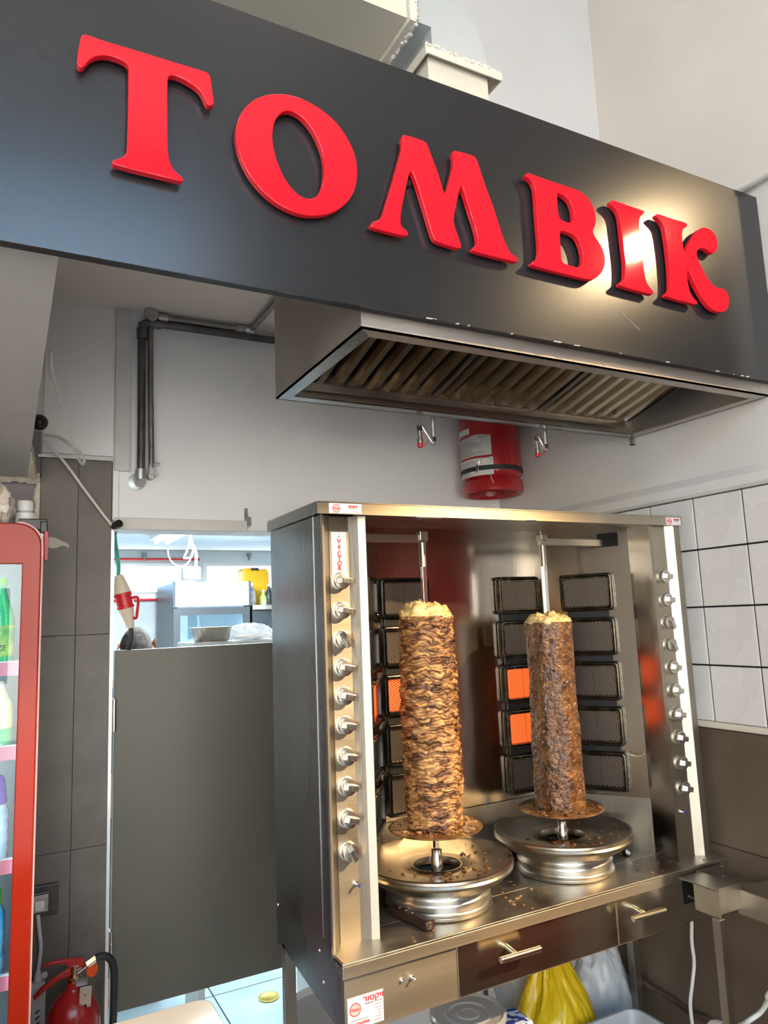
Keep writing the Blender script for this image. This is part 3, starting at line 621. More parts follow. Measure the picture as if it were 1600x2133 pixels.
# posts: bent sheets with a recessed knob plate
Z0, Z1 = ZC, 1.836
MB().sheet([(.630, 1.498), (.647, 1.498), (.6675, 1.519)], Z0, Z1, .002).build('post', STEEL, G, smooth=False)
MB().sheet([(.715, 1.518), (.733, 1.502), (.750, 1.497), (.7505, 1.557)], Z0, Z1, .002).build('post', STEEL, G, smooth=False)
kpl = MB().box(.6675, .715, 1.518, 1.520, Z0, Z1).build('knob_plate', STEEL_H, G, smooth=False)
MB().sheet([(1.642, 1.476), (1.655, 1.476), (1.665, 1.487)], Z0, Z1, .002).build('post', STEEL, G, smooth=False)
MB().sheet([(1.6415, 1.557), (1.642, 1.4765)], Z0, Z1, .002).build('post_return', STEEL_IN, G, smooth=False)
MB().sheet([(1.716, 1.487), (1.738, 1.471), (1.7575, 1.471)], Z0, Z1, .002).build('post', STEEL, G, smooth=False)
kpr = MB().box(1.665, 1.716, 1.486, 1.488, Z0, Z1).build('knob_plate', STEEL_H, G, smooth=False)
# inner walls
CL, CR, YI = .905, 1.500, 1.780
MB().sheet([(.7505, 1.557), (CL, YI)], ZC, 1.852, .002).build('inner_wall', STEEL_IN, G, smooth=False)
MB().sheet([(CL, YI), (CR, YI)], ZC, 1.852, .002).build('inner_wall', STEEL_IN, G, smooth=False)
MB().sheet([(CR, YI), (1.6415, 1.557)], ZC, 1.852, .002).build('inner_wall', STEEL_IN, G, smooth=False)
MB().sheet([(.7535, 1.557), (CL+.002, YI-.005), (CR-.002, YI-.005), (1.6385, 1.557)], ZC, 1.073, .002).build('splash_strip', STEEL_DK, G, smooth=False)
MB().tube([(CR, YI-.004, 1.073), (CR, YI-.004, 1.85)], .002, 6).build('corner_bead', STEEL, G)
# top cap
MB().box(.618, 1.770, 1.466, 1.802, 1.8585, 1.862).build('cap_top', STEEL_H, G, bevel=.001, smooth=False)
MB().box(.618, 1.770, 1.466, 1.469, 1.834, 1.8585).build('cap_front', STEEL_H, G, smooth=False)
MB().box(.618, .621, 1.469, 1.802, 1.834, 1.8585).build('cap_side', STEEL_SIDE, G, smooth=False)
MB().box(1.767, 1.770, 1.469, 1.802, 1.834, 1.8585).build('cap_side', STEEL_H, G, smooth=False)
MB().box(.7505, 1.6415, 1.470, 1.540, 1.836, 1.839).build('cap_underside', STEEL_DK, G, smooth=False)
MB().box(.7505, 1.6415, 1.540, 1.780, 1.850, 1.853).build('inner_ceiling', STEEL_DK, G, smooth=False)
for px, py, hw in ((895, 1078, .036), (1108, 1083, .017)):
    c = at(px, py, 'Z', 1.8355); MB().prism([(c.x+hw*math.cos(t), c.y+.006*math.sin(t), 1.8345) for t in [2*PI*k/20 for k in range(20)]], (0, 0, .001)).build('reflection_slit', mat('reflection_white', (.85, .85, .84), None, rough=.3), G, smooth=False)  # pale slits paint the white reflections under the cap
# worktop and fascia
MB().box(.632, 1.776, 1.432, 1.557, .919, ZC).box(.7505, 1.6415, 1.557, 1.780, .919, ZC).build('worktop', STEEL_TOP, G, bevel=.0015, smooth=False)
MB().box(.632, 1.776, 1.432, 1.436, .896, .9195).build('worktop_lip', STEEL_H, G, bevel=.001, smooth=False)
MB().box(.636, 1.606, 1.441, 1.445, .790, .898).box(1.606, 1.660, 1.441, 1.445, .790, .835).box(1.660, 1.745, 1.441, 1.445, .790, .898).build('fascia', STEEL_H, G, smooth=False)
MB().box(1.600, 1.666, 1.4452, 1.50, .82, .898).build('service_hole', HOLE, G, smooth=False)
for x0, x1, hx in ((.905, 1.368, 1.047), (1.372, 1.602, 1.440)):
    d = MB().box(x0, x1, 1.4385, 1.441, .793, .894).build('drawer', STEEL_DR, G, bevel=.0008, smooth=False)
    MB().tube([(hx-.012, 1.4386, .866), (hx-.012, 1.402, .862)], .006, 14).tube([(hx-.058, 1.398, .862), (hx+.050, 1.398, .861)], .0068, 16).build('handle', BRASSY, d)
for px, py, l in ((837, 2041, .006), (858, 2035, .016)):
    c = at(px, py, 'Y', 1.441); MB().lathe([(.004, 0), (.004, .004), (.0022, .0045), (.0022, l), (.001, l+.001)], c, (0, -1, 0), 12).build('stud', CHROME, G)
for px, py, par, yy in ((741, 1840, kpl, 1.518), (1419, 1690, kpr, 1.486)):
    c = at(px, py, 'Y', yy); MB().lathe([(.005, 0), (.005, .004), (.003, .004), (.003, .012)], c, (0, -1, 0), 12).build('igniter_sleeve', CHROME, par)
    MB().lathe([(.003, .012), (.0032, .013), (.0032, .018), (.001, .019)], c, (0, -1, 0), 12).build('igniter_button', mat('blue_plastic', (.02, .03, .25), None, rough=.4), par)
c = at(1441, 1866, 'Y', 1.446)
MB().tube(smooth_path([c+Vector((-.014, 0, .004)), c+Vector((-.004, -.008, -.003)), c+Vector((.004, -.010, -.004)), c+Vector((.012, -.006, .005))], 4), .0025, 8).build('hook_valve', CHROME, G)
# legs and undershelf
for x, y in ((.645, 1.775), (1.745, 1.775), (.665, 1.50)):
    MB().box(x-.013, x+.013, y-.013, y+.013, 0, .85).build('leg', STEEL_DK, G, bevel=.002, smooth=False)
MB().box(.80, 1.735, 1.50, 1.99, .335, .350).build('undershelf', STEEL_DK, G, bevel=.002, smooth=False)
# knobs
kb = MB().lathe([(.0205, 0), (.0205, .002), (.0180, .003), (.0188, .005), (.0195, .013), (.0182, .0165), (.014, .0175)], (0, 0, 0), (0, -1, 0), 28).build('knob', NICKEL, G, origin=(0, 0, 0), ang=40)
gm = MB()
for zz, yy in ((0, 0),):
    a = [(-.0165, -.012, -.0085), (.0195, -.012, -.0080), (.0195, -.024, -.0070), (.0175, -.0265, -.0065), (-.006, -.0265, -.0065), (-.0165, -.018, -.0075)]
    b = [(x, y, -z) for x, y, z in a]; n = 6
    gm.add(a+b, [tuple(range(n)), tuple(range(2*n-1, n-1, -1))]+[(i, n+i, n+(i+1) % n, (i+1) % n) for i in range(n)])
kg = gm.build('knob_grip', NICKEL, kb, origin=(0, 0, 0), bevel=.0012, smooth=False)
zl = [1.688, 1.622, 1.558, 1.496, 1.434, 1.371, 1.305, 1.242, 1.175, 1.108]
rl = [5, 12, 62, 12, 15, 12, 10, 12, 15, 62]
rr_ = [5, 8, 66, 68, 10, 12, 10, 15, 12, 14]
first = True
for side, (kx, ky, par, rots) in enumerate(((.691, 1.518, kpl, rl), (1.688, 1.486, kpr, rr_))):
    for z, ro in zip(zl, rots):
        if first: o, g2 = kb, kg; first = False
        else:
            o = kb.copy(); COL.objects.link(o); g2 = kg.copy(); COL.objects.link(g2); g2.parent = o
        o.parent = G; WORLD[o.name] = Vector((kx, ky, z)); o.location = Vector((kx, ky, z))-WORLD[G.name]
        o.rotation_euler = (0, math.radians(ro), 0)
# burners
bw, bh, fb = .157, .110, .0135
fr = MB()
def rrect(w, h, r, n=5):
    P = []
    for cx, cz, a0 in ((w/2-r, h/2-r, 0), (-w/2+r, h/2-r, PI/2), (-w/2+r, -h/2+r, PI), (w/2-r, -h/2+r, 1.5*PI)):
        for k in range(n): t = a0+PI/2*k/(n-1); P.append((cx+r*math.cos(t), cz+r*math.sin(t)))
    return P
rings = [(0, bw, bh, .012), (.014, bw, bh, .012), (.019, bw-.006, bh-.006, .010), (.020, bw-.012, bh-.012, .009), (.016, bw-.017, bh-.017, .008), (.019, bw-.021, bh-.021, .007), (.019, bw-.026, bh-.026, .006), (.006, bw-.030, bh-.030, .005)]
fr.grid([[(x, -d, z) for x, z in rrect(w_, h_, r_)] for d, w_, h_, r_ in rings], closeu=True)
ENAM = mat('burner_enamel', (.010, .008, .007), (.035, .028, .020), 25, .22, .08, .55)
ENAM_B = mat('burner_bronze', (.05, .038, .024), (.12, .095, .06), 25, .25, .08, .8)
burner0 = fr.build('burner', ENAM, G, origin=(0, 0, 0))
iw, ih = bw-.028, bh-.028
gr = MB()
def strip(p, q, wd, y):
    d = (Vector(q)-Vector(p)); n_ = Vector((-d.y, d.x)).normalized()*wd/2
    P, Q = Vector(p), Vector(q)
    gr.add([(P.x+n_.x, y, P.y+n_.y), (P.x-n_.x, y, P.y-n_.y), (Q.x-n_.x, y, Q.y-n_.y), (Q.x+n_.x, y, Q.y+n_.y)], [(0, 1, 2, 3)])
def clip(p, d):
    t0, t1 = -9, 9
    for i, h in ((0, iw/2), (1, ih/2)):
        if abs(d[i]) > 1e-9:
            a, b = (-h-p[i])/d[i], (h-p[i])/d[i]; t0, t1 = max(t0, min(a, b)), min(t1, max(a, b))
    return (t0, t1) if t1 > t0+.002 else None
for sgn in (1, -1):
    d = (.86, .5*sgn); nn = (-.5*sgn, .86)
    for k in range(-20, 21):
        p = (nn[0]*k*.0056, nn[1]*k*.0056); c = clip(p, d)
        if c: strip((p[0]+d[0]*c[0], p[1]+d[1]*c[0]), (p[0]+d[0]*c[1], p[1]+d[1]*c[1]), .0018, -.0125-.0003*sgn)
MESHM = mat('grille_wire', (.26, .21, .16), None, rough=.4, metal=.9)
MESH_HOT = mat('hot_grille_wire', (.12, .02, .01), None, rough=.5, metal=.3, emit=(1, .05, .01), estr=.25)
grille0 = gr.build('wire_grille', MESHM, burner0, origin=(0, 0, 0), smooth=False)
pl = MB().box(-iw/2-.001, -.0022, -.0075, -.004, -ih/2-.001, ih/2+.001).box(.0022, iw/2+.001, -.0075, -.004, -ih/2-.001, ih/2+.001)
CERAM = mat('ceramic_plate', (.014, .011, .010), (.022, .018, .015), 300, .8)
HOT = mat('glowing_ceramic', (.30, .10, .05), None, rough=.8, emit=(1.0, .125, .018), estr=2.7)
plate0 = pl.build('ceramic_plate', CERAM, burner0, origin=(0, 0, 0), smooth=False)
BZ = [1.654, 1.524, 1.396, 1.268, 1.142]
phR = math.atan2(-.844, .536); phL = math.atan2(.822, .569)
dR = Vector((CR-1.6415, YI-1.557)); pR = Vector((1.6415, 1.557))+dR*.49; nR = Vector((-.844, -.536))
dL = Vector((CL-.7505, YI-1.557)); pL = Vector((.7505, 1.557))+dL*.50; nL = Vector((.822, -.569))
cols = [((.998, YI-.003), 0, {2}, ENAM), ((1.391, YI-.003), 0, {2, 3}, ENAM_B), ((pR.x+nR.x*.003, pR.y+nR.y*.003), phR, set(), ENAM_B), ((pL.x+nL.x*.003, pL.y+nL.y*.003), phL, {2}, ENAM)]
used = False
for (cx, cy), ph, hot, fm in cols:
    for i, z in enumerate(BZ):
        if not used: b, g, p = burner0, grille0, plate0; used = True
        else:
            b = burner0.copy(); g = grille0.copy(); p = plate0.copy()
            for o in (b, g, p): COL.objects.link(o)
            g.parent = b; p.parent = b
        b.location = Vector((cx, cy, z))-WORLD[G.name]; b.rotation_euler = (0, 0, ph)
        b.material_slots[0].link = 'OBJECT'; b.material_slots[0].material = fm
        for o, m in ((g, MESH_HOT if i in hot else MESHM), (p, HOT if i in hot else CERAM)):
            o.material_slots[0].link = 'OBJECT'; o.material_slots[0].material = m
        if i in hot: b['label'] = 'burner glowing orange'
    ax = Vector((math.cos(ph), math.sin(ph), 0)); ny = Vector((math.sin(ph), -math.cos(ph), 0))
    for z in [(a+b)/2 for a, b in zip(BZ[:-1], BZ[1:])]: MB().obox(Vector((cx, cy, z))+ny*.004, ax, ny, (0, 0, 1), .062, .004, .010).build('burner_gap_strip', mat('gap_black', (.006, .005, .005), None, rough=.5), G, smooth=False)  # black strips fill the gaps between the burners
# loose wire at the lowest right burner
c = Vector((pR.x+nR.x*.02-dR.x*.30, pR.y+nR.y*.02-dR.y*.30, 1.195))
MB().tube(smooth_path([c, c+Vector((.012, -.02, -.006)), c+Vector((.024, -.03, -.005)), c+Vector((.034, -.035, .002))], 4), .0013, 6).build('igniter_wire', BRASSY, G)
# spit arms
SL, SR = Vector((.962, 1.600)), Vector((1.365, 1.612))
al = MB().box(.775, SL.x+.012, SL.y-.006, SL.y+.006, 1.788, 1.808).build('spit_arm', STEEL_H, G, bevel=.001, smooth=False)
MB().box(SL.x-.012, SL.x+.012, SL.y-.012, SL.y+.012, 1.793, 1.817).build('arm_block', STEEL_DK, al, bevel=.002, smooth=False)
MB().lathe([(.0085, 0), (.0085, .062), (.006, .064)], (SL.x, SL.y, 1.726), (0, 0, 1), 18).build('arm_sleeve', STEEL, al)
a0, a1 = Vector((SR.x-.012, SR.y, 1.798)), Vector((1.618, 1.622, 1.798))
ar = MB().obox((a0+a1)/2, a1-a0, (0, 1, 0), (0, 0, 1), (a1-a0).length/2, .006, .010).build('spit_arm', STEEL_H, G, bevel=.001, smooth=False)
MB().box(SR.x-.012, SR.x+.012, SR.y-.012, SR.y+.012, 1.801, 1.818).build('arm_block', STEEL_DK, ar, bevel=.002, smooth=False)
MB().lathe([(.0085, 0), (.0085, .060), (.006, .062)], (SR.x, SR.y, 1.728), (0, 0, 1), 18).build('arm_sleeve', STEEL, ar)
t = .22; hc = Vector((1.6415, 1.557, 0))+Vector((dR.x, dR.y, 0))*t
MB().obox((hc.x+nR.x*.0018, hc.y+nR.y*.0018, 1.806), (dR.x, dR.y, 0), (nR.x, nR.y, 0), (0, 0, 1), .030, .0015, .020).build('arm_slot', HOLE, G, smooth=False)
t = .30; hc = Vector((.7505, 1.557, 0))+Vector((dL.x, dL.y, 0))*t
MB().obox((hc.x+nL.x*.0018, hc.y+nL.y*.0018, 1.806), (dL.x, dL.y, 0), (nL.x, nL.y, 0), (0, 0, 1), .030, .0015, .020).build('arm_slot', HOLE, G, smooth=False)
for S in (SL, SR):
    MB().lathe([(.0145, 0), (.0145, .070), (.0125, .074), (.0125, .090), (.006, .092)], (S.x, S.y, .955), (0, 0, 1), 22).build('drive_socket', CHROME, G)
    MB().lathe([(.030, 0), (.030, .030)], (S.x, S.y, ZC), (0, 0, 1), 20).build('drive_base', BLACK, G)

# name plate and stickers
HEB = '\u05e8\u05d5\u05d8\u05e7\u05d9\u05d5'
np_ = MB().box(.672, .709, 1.5166, 1.518, 1.700, 1.800).build('name_plate', mat('polished_plate', (.66, .67, .68), None, rough=.4, metal=.5), kpl, smooth=False)
FL = [(0, .011), (.0035, .005), (.0042, .001), (.0028, -.003), (-.0028, -.003), (-.0042, .001), (-.0025, .005)]
zz = [(('V'), 1.7785), ('i', 1.7645), ('C', 1.7500), ('T', 1.7385), ('O', 1.7275), ('R', 1.7165)]
for chh, z in zz:
    if chh == 'i':
        curve_mesh('flame_mark', [[(p[0]*.75, p[1]*.75) for p in FL]], INK_RED, np_, (.6905, 1.5163, z), .0006, .0001)
        MB().box(.6893, .6917, 1.5161, 1.5166, z-.0062, z-.0036).build('flame_mark', INK_RED, np_, smooth=False)
    else: text_mesh('print', chh, .0140, INK_RED, np_, (.6905, 1.5163, z), sx=1.0, bold=.0006)
for z in (1.791, 1.706): MB().lathe([(.0026, 0), (.0026, .0006), (.001, .0012)], (.6905, 1.5166, z), (0, -1, 0), 12).build('rivet', CHROME, np_)
def sticker(x0, x1, z0, z1, y, full, label, tilt=0):
    s_ = MB().box(x0, x1, y-.0004, y, z0, z1).build('sticker', LABEL, G, smooth=False); s_['label'] = label
    W_, H_ = x1-x0, z1-z0; yy = y-.0007
    lx = x0+W_*(.21 if full else .22); lz = z0+H_*(.60 if full else .48); lr = H_*(.20 if full else .40)
    MB().lathe([(lr, 0), (lr, .0002)], (lx, y-.0004, lz), (0, -1, 0), 28).build('logo_disc', PINK, s_, smooth=False)
    MB().tube([(lx+lr*math.cos(2*PI*k/28), yy, lz+lr*math.sin(2*PI*k/28)) for k in range(28)], lr*.07, 5, closed=True).build('logo_ring', INK_RED, s_)
    text_mesh('print', 'Victor', lr*.72, INK_RED, s_, (lx, yy-.0002, lz), sx=.9, bold=.0001)
    hz = z0+H_*(.84 if full else .70); hs = H_*(.24 if full else .34)
    text_mesh('print', HEB, hs, INK_RED, s_, (x0+W_*.72, yy, hz), sx=1.25, bold=.0004)
    text_mesh('print', '\u05ea\u05e2\u05e9\u05d9\u05d5\u05ea \u05d2\u05d6 \u05d1\u05e2"\u05de', hs*.34, INK_DK, s_, (x0+W_*.72, yy, hz-hs*.62), sx=1.2)
    if full:
        for k in range(6):
            zz_ = z0+H_*(.585-.095*k); ln = W_*(.20, .18, .12, .10, .18, .21)[k]
            MB().box(x0+W_*.93-ln, x0+W_*.93, yy-.0001, yy, zz_-.0004, zz_+.0004).build('print_line', INK_RED, s_, smooth=False)
            MB().box(x0+W_*.95, x0+W_*.965, yy-.0001, yy, zz_-.0005, zz_+.0005).build('print_dot', INK_DK, s_, smooth=False)
        MB().box(x0+W_*.05, x0+W_*.56, yy-.0001, yy, z0+H_*.255, z0+H_*.275).build('print_line', INK_GREY, s_, smooth=False)
        text_mesh('print', '03-6504088', H_*.135, INK_RED, s_, (x0+W_*.29, yy, z0+H_*.14), sx=1.05, bold=.0001)
        MB().box(x0+W_*.55, x0+W_*.59, yy-.0001, yy, z0+H_*.10, z0+H_*.18).build('print_dot', INK_RED, s_, smooth=False)
    else:
        for k in range(2): MB().box(x0+W_*.72, x0+W_*.95, yy-.0001, yy, z0+H_*(.18-.1*k), z0+H_*(.20-.1*k)).build('print_line', INK_RED, s_, smooth=False)
sticker(.644, .724, .797, .856, 1.4409, True, 'white and red maker sticker with phone number')
sticker(.646, .726, 1.8355, 1.858, 1.4659, False, 'white and red maker sticker on the cap, left end')
sticker(1.705, 1.764, 1.8355, 1.858, 1.4659, False, 'white and red maker sticker on the cap, right end')

# ------------------------------------------------------------------ drip pans
def drip_pan(S, label):
    t = thing('drip_pan', (S.x, S.y, ZC), label, 'drip pan', 'cast drip pans under the spits')
    o = (S.x, S.y, ZC)
    MB().lathe([(.060, .004), (.124, .0), (.128, .004), (.128, .010), (.121, .014), (.120, .018), (.125, .030), (.123, .036), (.117, .040), (.116, .046)], o, (0, 0, 1), 64, False, False).build('base_ring', ALU, t, ang=50)
    MB().lathe([(.116, .046), (.134, .052), (.160, .067), (.174, .080), (.181, .084), (.183, .089), (.180, .094), (.183, .097), (.182, .102), (.177, .104), (.170, .101), (.158, .098), (.100, .088), (.066, .0835), (.062, .087), (.058, .087), (.056, .083), (.056, .070)], o, (0, 0, 1), 72, False, False).build('dish', mat('greasy_pan_steel', (.30, .255, .19), (.44, .39, .31), 14, .33, .1, 1.0, .08, 60), t, ang=50)
    MB().lathe([(0, .0025), (.112, .003)], o, (0, 0, 1), 32, False, False).build('pan_dark_inside', HOLE, t)  # black disc paints the darkness inside the open pan
    return t
panL = drip_pan(SL, 'round cast aluminium drip pan under the pale layered meat')
panR = drip_pan(SR, 'round cast aluminium drip pan under the dark minced meat')
# ------------------------------------------------------------------ meat on the spits
def fbm(p, o=3): return noise.fractal(p, 1.0, 2.0, o)
random.seed(21)
def meat_mat(name, stops, scale, rough, bump, spec=.5, st=(1, 1, 1), tone=False):
    m = bpy.data.materials.new(name); m.use_nodes = True; N = m.node_tree.nodes; L = m.node_tree.links; b = N['Principled BSDF']
    tc = N.new('ShaderNodeTexCoord'); mp = N.new('ShaderNodeMapping'); mp.inputs['Scale'].default_value = st; L.new(tc.outputs['Object'], mp.inputs['Vector'])
    n1 = N.new('ShaderNodeTexNoise'); n1.inputs['Scale'].default_value = scale; n1.inputs['Detail'].default_value = 7; n1.inputs['Roughness'].default_value = .62; n1.inputs['Distortion'].default_value = .6
    L.new(mp.outputs['Vector'], n1.inputs['Vector'])
    cr = N.new('ShaderNodeValToRGB'); e = cr.color_ramp.elements
    e[0].position, e[0].color = stops[0][0], (*stops[0][1], 1); e[1].position, e[1].color = stops[-1][0], (*stops[-1][1], 1)
    for p, c in stops[1:-1]: q = e.new(p); q.color = (*c, 1)
    L.new(n1.outputs['Fac'], cr.inputs['Fac']); L.new(cr.outputs['Color'], b.inputs['Base Color'])
    if tone:
        at_ = N.new('ShaderNodeAttribute'); at_.attribute_name = 'tone'; ad = N.new('ShaderNodeMath'); ad.operation = 'ADD'
        L.new(n1.outputs['Fac'], ad.inputs[0]); L.new(at_.outputs['Fac'], ad.inputs[1]); L.new(ad.outputs[0], cr.inputs['Fac'])
    n2 = N.new('ShaderNodeTexNoise'); n2.inputs['Scale'].default_value = scale*4; n2.inputs['Detail'].default_value = 4; L.new(mp.outputs['Vector'], n2.inputs['Vector'])
    bp = N.new('ShaderNodeBump'); bp.inputs['Strength'].default_value = bump; bp.inputs['Distance'].default_value = .002; L.new(n2.outputs['Fac'], bp.inputs['Height']); L.new(bp.outputs['Normal'], b.inputs['Normal'])
    mr = N.new('ShaderNodeMapRange'); mr.inputs['From Min'].default_value = .35; mr.inputs['From Max'].default_value = .65; mr.inputs['To Min'].default_value = rough-.15; mr.inputs['To Max'].default_value = rough+.15
    L.new(n2.outputs['Fac'], mr.inputs['Value']); L.new(mr.outputs['Result'], b.inputs['Roughness'])
    b.inputs['Specular IOR Level'].default_value = spec
    b.inputs['Subsurface Weight'].default_value = .08; b.inputs['Subsurface Radius'].default_value = (.006, .003, .0015)
    return m
M_CHK = meat_mat('roast_turkey', [(.22, (.034, .011, .003)), (.37, (.13, .048, .014)), (.48, (.29, .130, .040)), (.60, (.45, .240, .084)), (.76, (.58, .34, .11))], 30, .48, .6, st=(1, 1, 2.0), tone=True)
M_MIN = meat_mat('roast_mince', [(.30, (.020, .007, .0015)), (.42, (.075, .026, .006)), (.55, (.145, .057, .013)), (.70, (.24, .110, .028))], 42, .36, .9, .6)
M_FAT = meat_mat('fat_cap', [(.30, (.40, .20, .05)), (.45, (.62, .40, .13)), (.62, (.76, .56, .26)), (.75, (.80, .64, .36))], 40, .38, .6, .6)
M_DISC = meat_mat('oily_plate', [(.30, (.05, .02, .008)), (.45, (.14, .06, .02)), (.60, (.24, .13, .04)), (.72, (.32, .20, .07))], 18, .25, .3, .8)
def stack(S, z0, z1, rad, mode, label, parent, m):
    seg, rows = 300, 360
    P = []; tones = []
    H = z1-z0
    for j in range(rows+1):
        z = z0+H*j/rows; row = []
        for i in range(seg):
            a = 2*PI*i/seg; ca_, sa_ = math.cos(a), math.sin(a); q = Vector((ca_*rad(.5), sa_*rad(.5), z))
            R = rad(j/rows)
            if mode == 'layer':
                # every cell of a stretched, warped cell pattern is one folded flap of meat
                wx = noise.noise(Vector((ca_*2.0, sa_*2.0, z*14)))*.9; wz = noise.noise(Vector((ca_*2.4+5, sa_*2.4, z*18)))*1.3+noise.noise(Vector((ca_*7, sa_*7+3, z*50)))*.45
                sz = .0088+.0030*noise.noise(Vector((0, 3, z*16)))
                q3 = Vector((ca_*2.1+wx*.35, sa_*2.1, z/.0078+wz))
                dist, pts = noise.voronoi(q3)
                e1 = dist[1]-dist[0]; c_ = pts[0]
                hsh = (math.sin(c_.x*12.9898+c_.y*78.233+c_.z*37.719)*43758.5453) % 1; hs2 = (math.sin(c_.x*39.3+c_.y*11.1+c_.z*83.2)*24634.63) % 1
                lipv = min(1, e1*1.7)**.55
                d = -.0046+.0046*lipv+.0056*(hsh-.5)+(q3.z-c_.z)*(-.0026)*(.3+hs2)+.0030*noise.noise(Vector((ca_*1.4, sa_*1.4, z*7+3)))
                d += .0011*noise.noise(Vector((ca_*9, sa_*9, z*260)))+.0007*noise.noise(q*300)
                if hs2 > .955: d -= .006
                tn = (hs2-.5)*.26-.10*(1-min(1, e1*2.4))+.05*noise.noise(Vector((ca_, sa_, z*5)))  # random tone per flap, darker in the creases between flaps
            else:
                # shaved vertical facets and a granular, pitted crust
                fa = (a*7/(2*PI)) % 1-.5
                d = -.0022*math.cos(2*PI*fa)*(.6+.5*noise.noise(Vector((0, fl(a*7/(2*PI)), z*5))))
                d += .0034*noise.noise(Vector((ca_*2.2, sa_*2.2, z*13)))+.0016*noise.noise(q*90)+.0011*noise.noise(q*210)+.0006*noise.noise(q*420)
                pk = noise.noise(Vector((ca_*6+3, sa_*6, z*60)))
                if pk > .45: d -= (pk-.45)*.018
            if mode == 'layer': tones.append(tn)
            row.append((S.x+(R+d)*ca_*1, S.y+(R+d)*sa_, z))
        P.append(row)
    mb = MB().grid(P, closeu=True)
    top = len(mb.v); mb.v.append(Vector((S.x, S.y, z1+.004))); base = rows*seg
    mb.f += [(base+i, base+(i+1) % seg, top) for i in range(seg)]
    o = mb.build('meat', m, parent, ang=80); o['label'] = label
    if tones:
        at_ = o.data.attributes.new('tone', 'FLOAT', 'POINT'); at_.data.foreach_set('value', tones+[0.0]*(len(o.data.vertices)-len(tones)))
    return o
def fl(x): return math.floor(x)
def blob_cap(S, z, R, h, parent, m, seed, label):
    seg, rows = 90, 26; P = []
    for j in range(rows+1):
        t = j/rows
        th = -.55+t*(PI/2+.55)
        row = []
        for i in range(seg):
            a = 2*PI*i/seg; d = Vector((math.cos(a)*math.cos(th), math.sin(a)*math.cos(th), math.sin(th)))
            n_ = noise.noise(d*2.1+Vector((seed, 0, 0)))*.30+noise.noise(d*5.2+Vector((0, seed, 0)))*.16+noise.noise(d*11+Vector((0, 0, seed)))*.08
            k = 1+n_
            row.append((S.x+d.x*R*(.96+.35*n_), S.y+d.y*R*(.96+.35*n_), z+h*(d.z*.75*k+.15+n_*.55)))
        P.append(row)
    mb = MB().grid(P, closeu=True); mb.f += [tuple(rows*seg+i for i in range(seg))]
    o = mb.build('fat_cap', m, parent, ang=80); o['label'] = label
    return o
def spit(S, label, zb, zt, mode, rad, m, meatlabel, capR, caph, seed):
    t = thing('meat_spit', (S.x, S.y, 1.047), label, 'meat spit')
    MB().box(S.x-.0058, S.x+.0058, S.y-.0058, S.y+.0058, 1.048, 1.735).build('spit_rod', CHROME, t, bevel=.0008, smooth=False)
    MB().lathe([(.0, -.004), (.100, -.0045), (.1135, -.002), (.114, .0), (.112, .0015), (.0, .0015)], (S.x, S.y, zb-.002), (0, 0, 1), 56, False, False).build('base_disc', M_DISC, t)
    stack(S, zb, zt, rad, mode, meatlabel, t, m)
    blob_cap(S, zt-.006, capR, caph, t, M_FAT, seed, 'golden fat cap')
    # scraps lying on the disc
    sc_ = MB(); random.seed(seed)
    for k in range(46):
        a = random.uniform(0, 2*PI); r_ = random.uniform(.070, .106); s_ = random.uniform(.002, .0055)
        c = Vector((S.x+r_*math.cos(a), S.y+r_*math.sin(a), zb+.001)); ang = random.uniform(0, PI)
        sc_.obox(c, (math.cos(ang), math.sin(ang), random.uniform(-.3, .3)), (-math.sin(ang), math.cos(ang), 0), (0, 0, 1), s_*1.6, s_*.8, s_*.5)
    tag(sc_.build('meat_scraps', m, t, bevel=.001), kind='stuff')
    return t
spit(SL, 'spit with pale layered turkey slices stacked tall, nearer the left post', 1.100, 1.602, 'layer', lambda t: .0665+.0055*t+.004*math.sin(3.1*t+.6), M_CHK, 'stack of thin roasted meat slices', .067, .044, 4.2)
spit(SR, 'spit with dark brown minced meat column, nearer the right post', 1.082, 1.572, 'mince', lambda t: .0655+.0015*math.sin(6*t)-.004*math.exp(-((t-.55)/.3)**2)+.003*(t > .9)*(0), M_MIN, 'dark minced meat column', .064, .034, 9.7)

# crumbs on pans and worktop (too many to count)
random.seed(31)
cr = MB()
for k in range(150):
    x, y = random.uniform(.80, 1.72), random.uniform(1.445, 1.62)
    if (x-SL.x)**2+(y-SL.y)**2 < .16**2 or (x-SR.x)**2+(y-SR.y)**2 < .16**2: continue
    s_ = random.uniform(.0008, .0026)
    if y > 1.557 and not (.77 < x < 1.63): continue
    if x > 1.63 and y > 1.47: continue
    a = random.uniform(0, PI); cr.obox((x, y, ZC+s_*.45), (math.cos(a), math.sin(a), 0), (-math.sin(a), math.cos(a), 0), (0, 0, 1), s_*1.5, s_, s_*.5)
tag(cr.build('crumbs', M_CHK), 'small meat crumbs scattered over the steel worktop', 'crumbs', kind='stuff')
for S, pn, n_ in ((SL, panL, 60), (SR, panR, 46)):
    cm = MB()
    for k in range(n_):
        r_ = random.uniform(.066, .155); a = random.uniform(-PI*1.0, PI*.15) if k % 3 else random.uniform(-2.4, -.9); s_ = random.uniform(.0010, .0034)*(1.3 if r_ < .09 else 1)
        z = ZC+.0835+(r_-.066)*(.098-.0835)/(.158-.066)
        cm.obox((S.x+r_*math.cos(a), S.y+r_*math.sin(a), z+s_*.3), (math.cos(a*3), math.sin(a*3), 0), (-math.sin(a*3), math.cos(a*3), 0), (0, 0, 1), s_*1.5, s_, s_*.5)
    tag(cm.build('pan_crumbs', M_MIN, pn), kind='stuff')

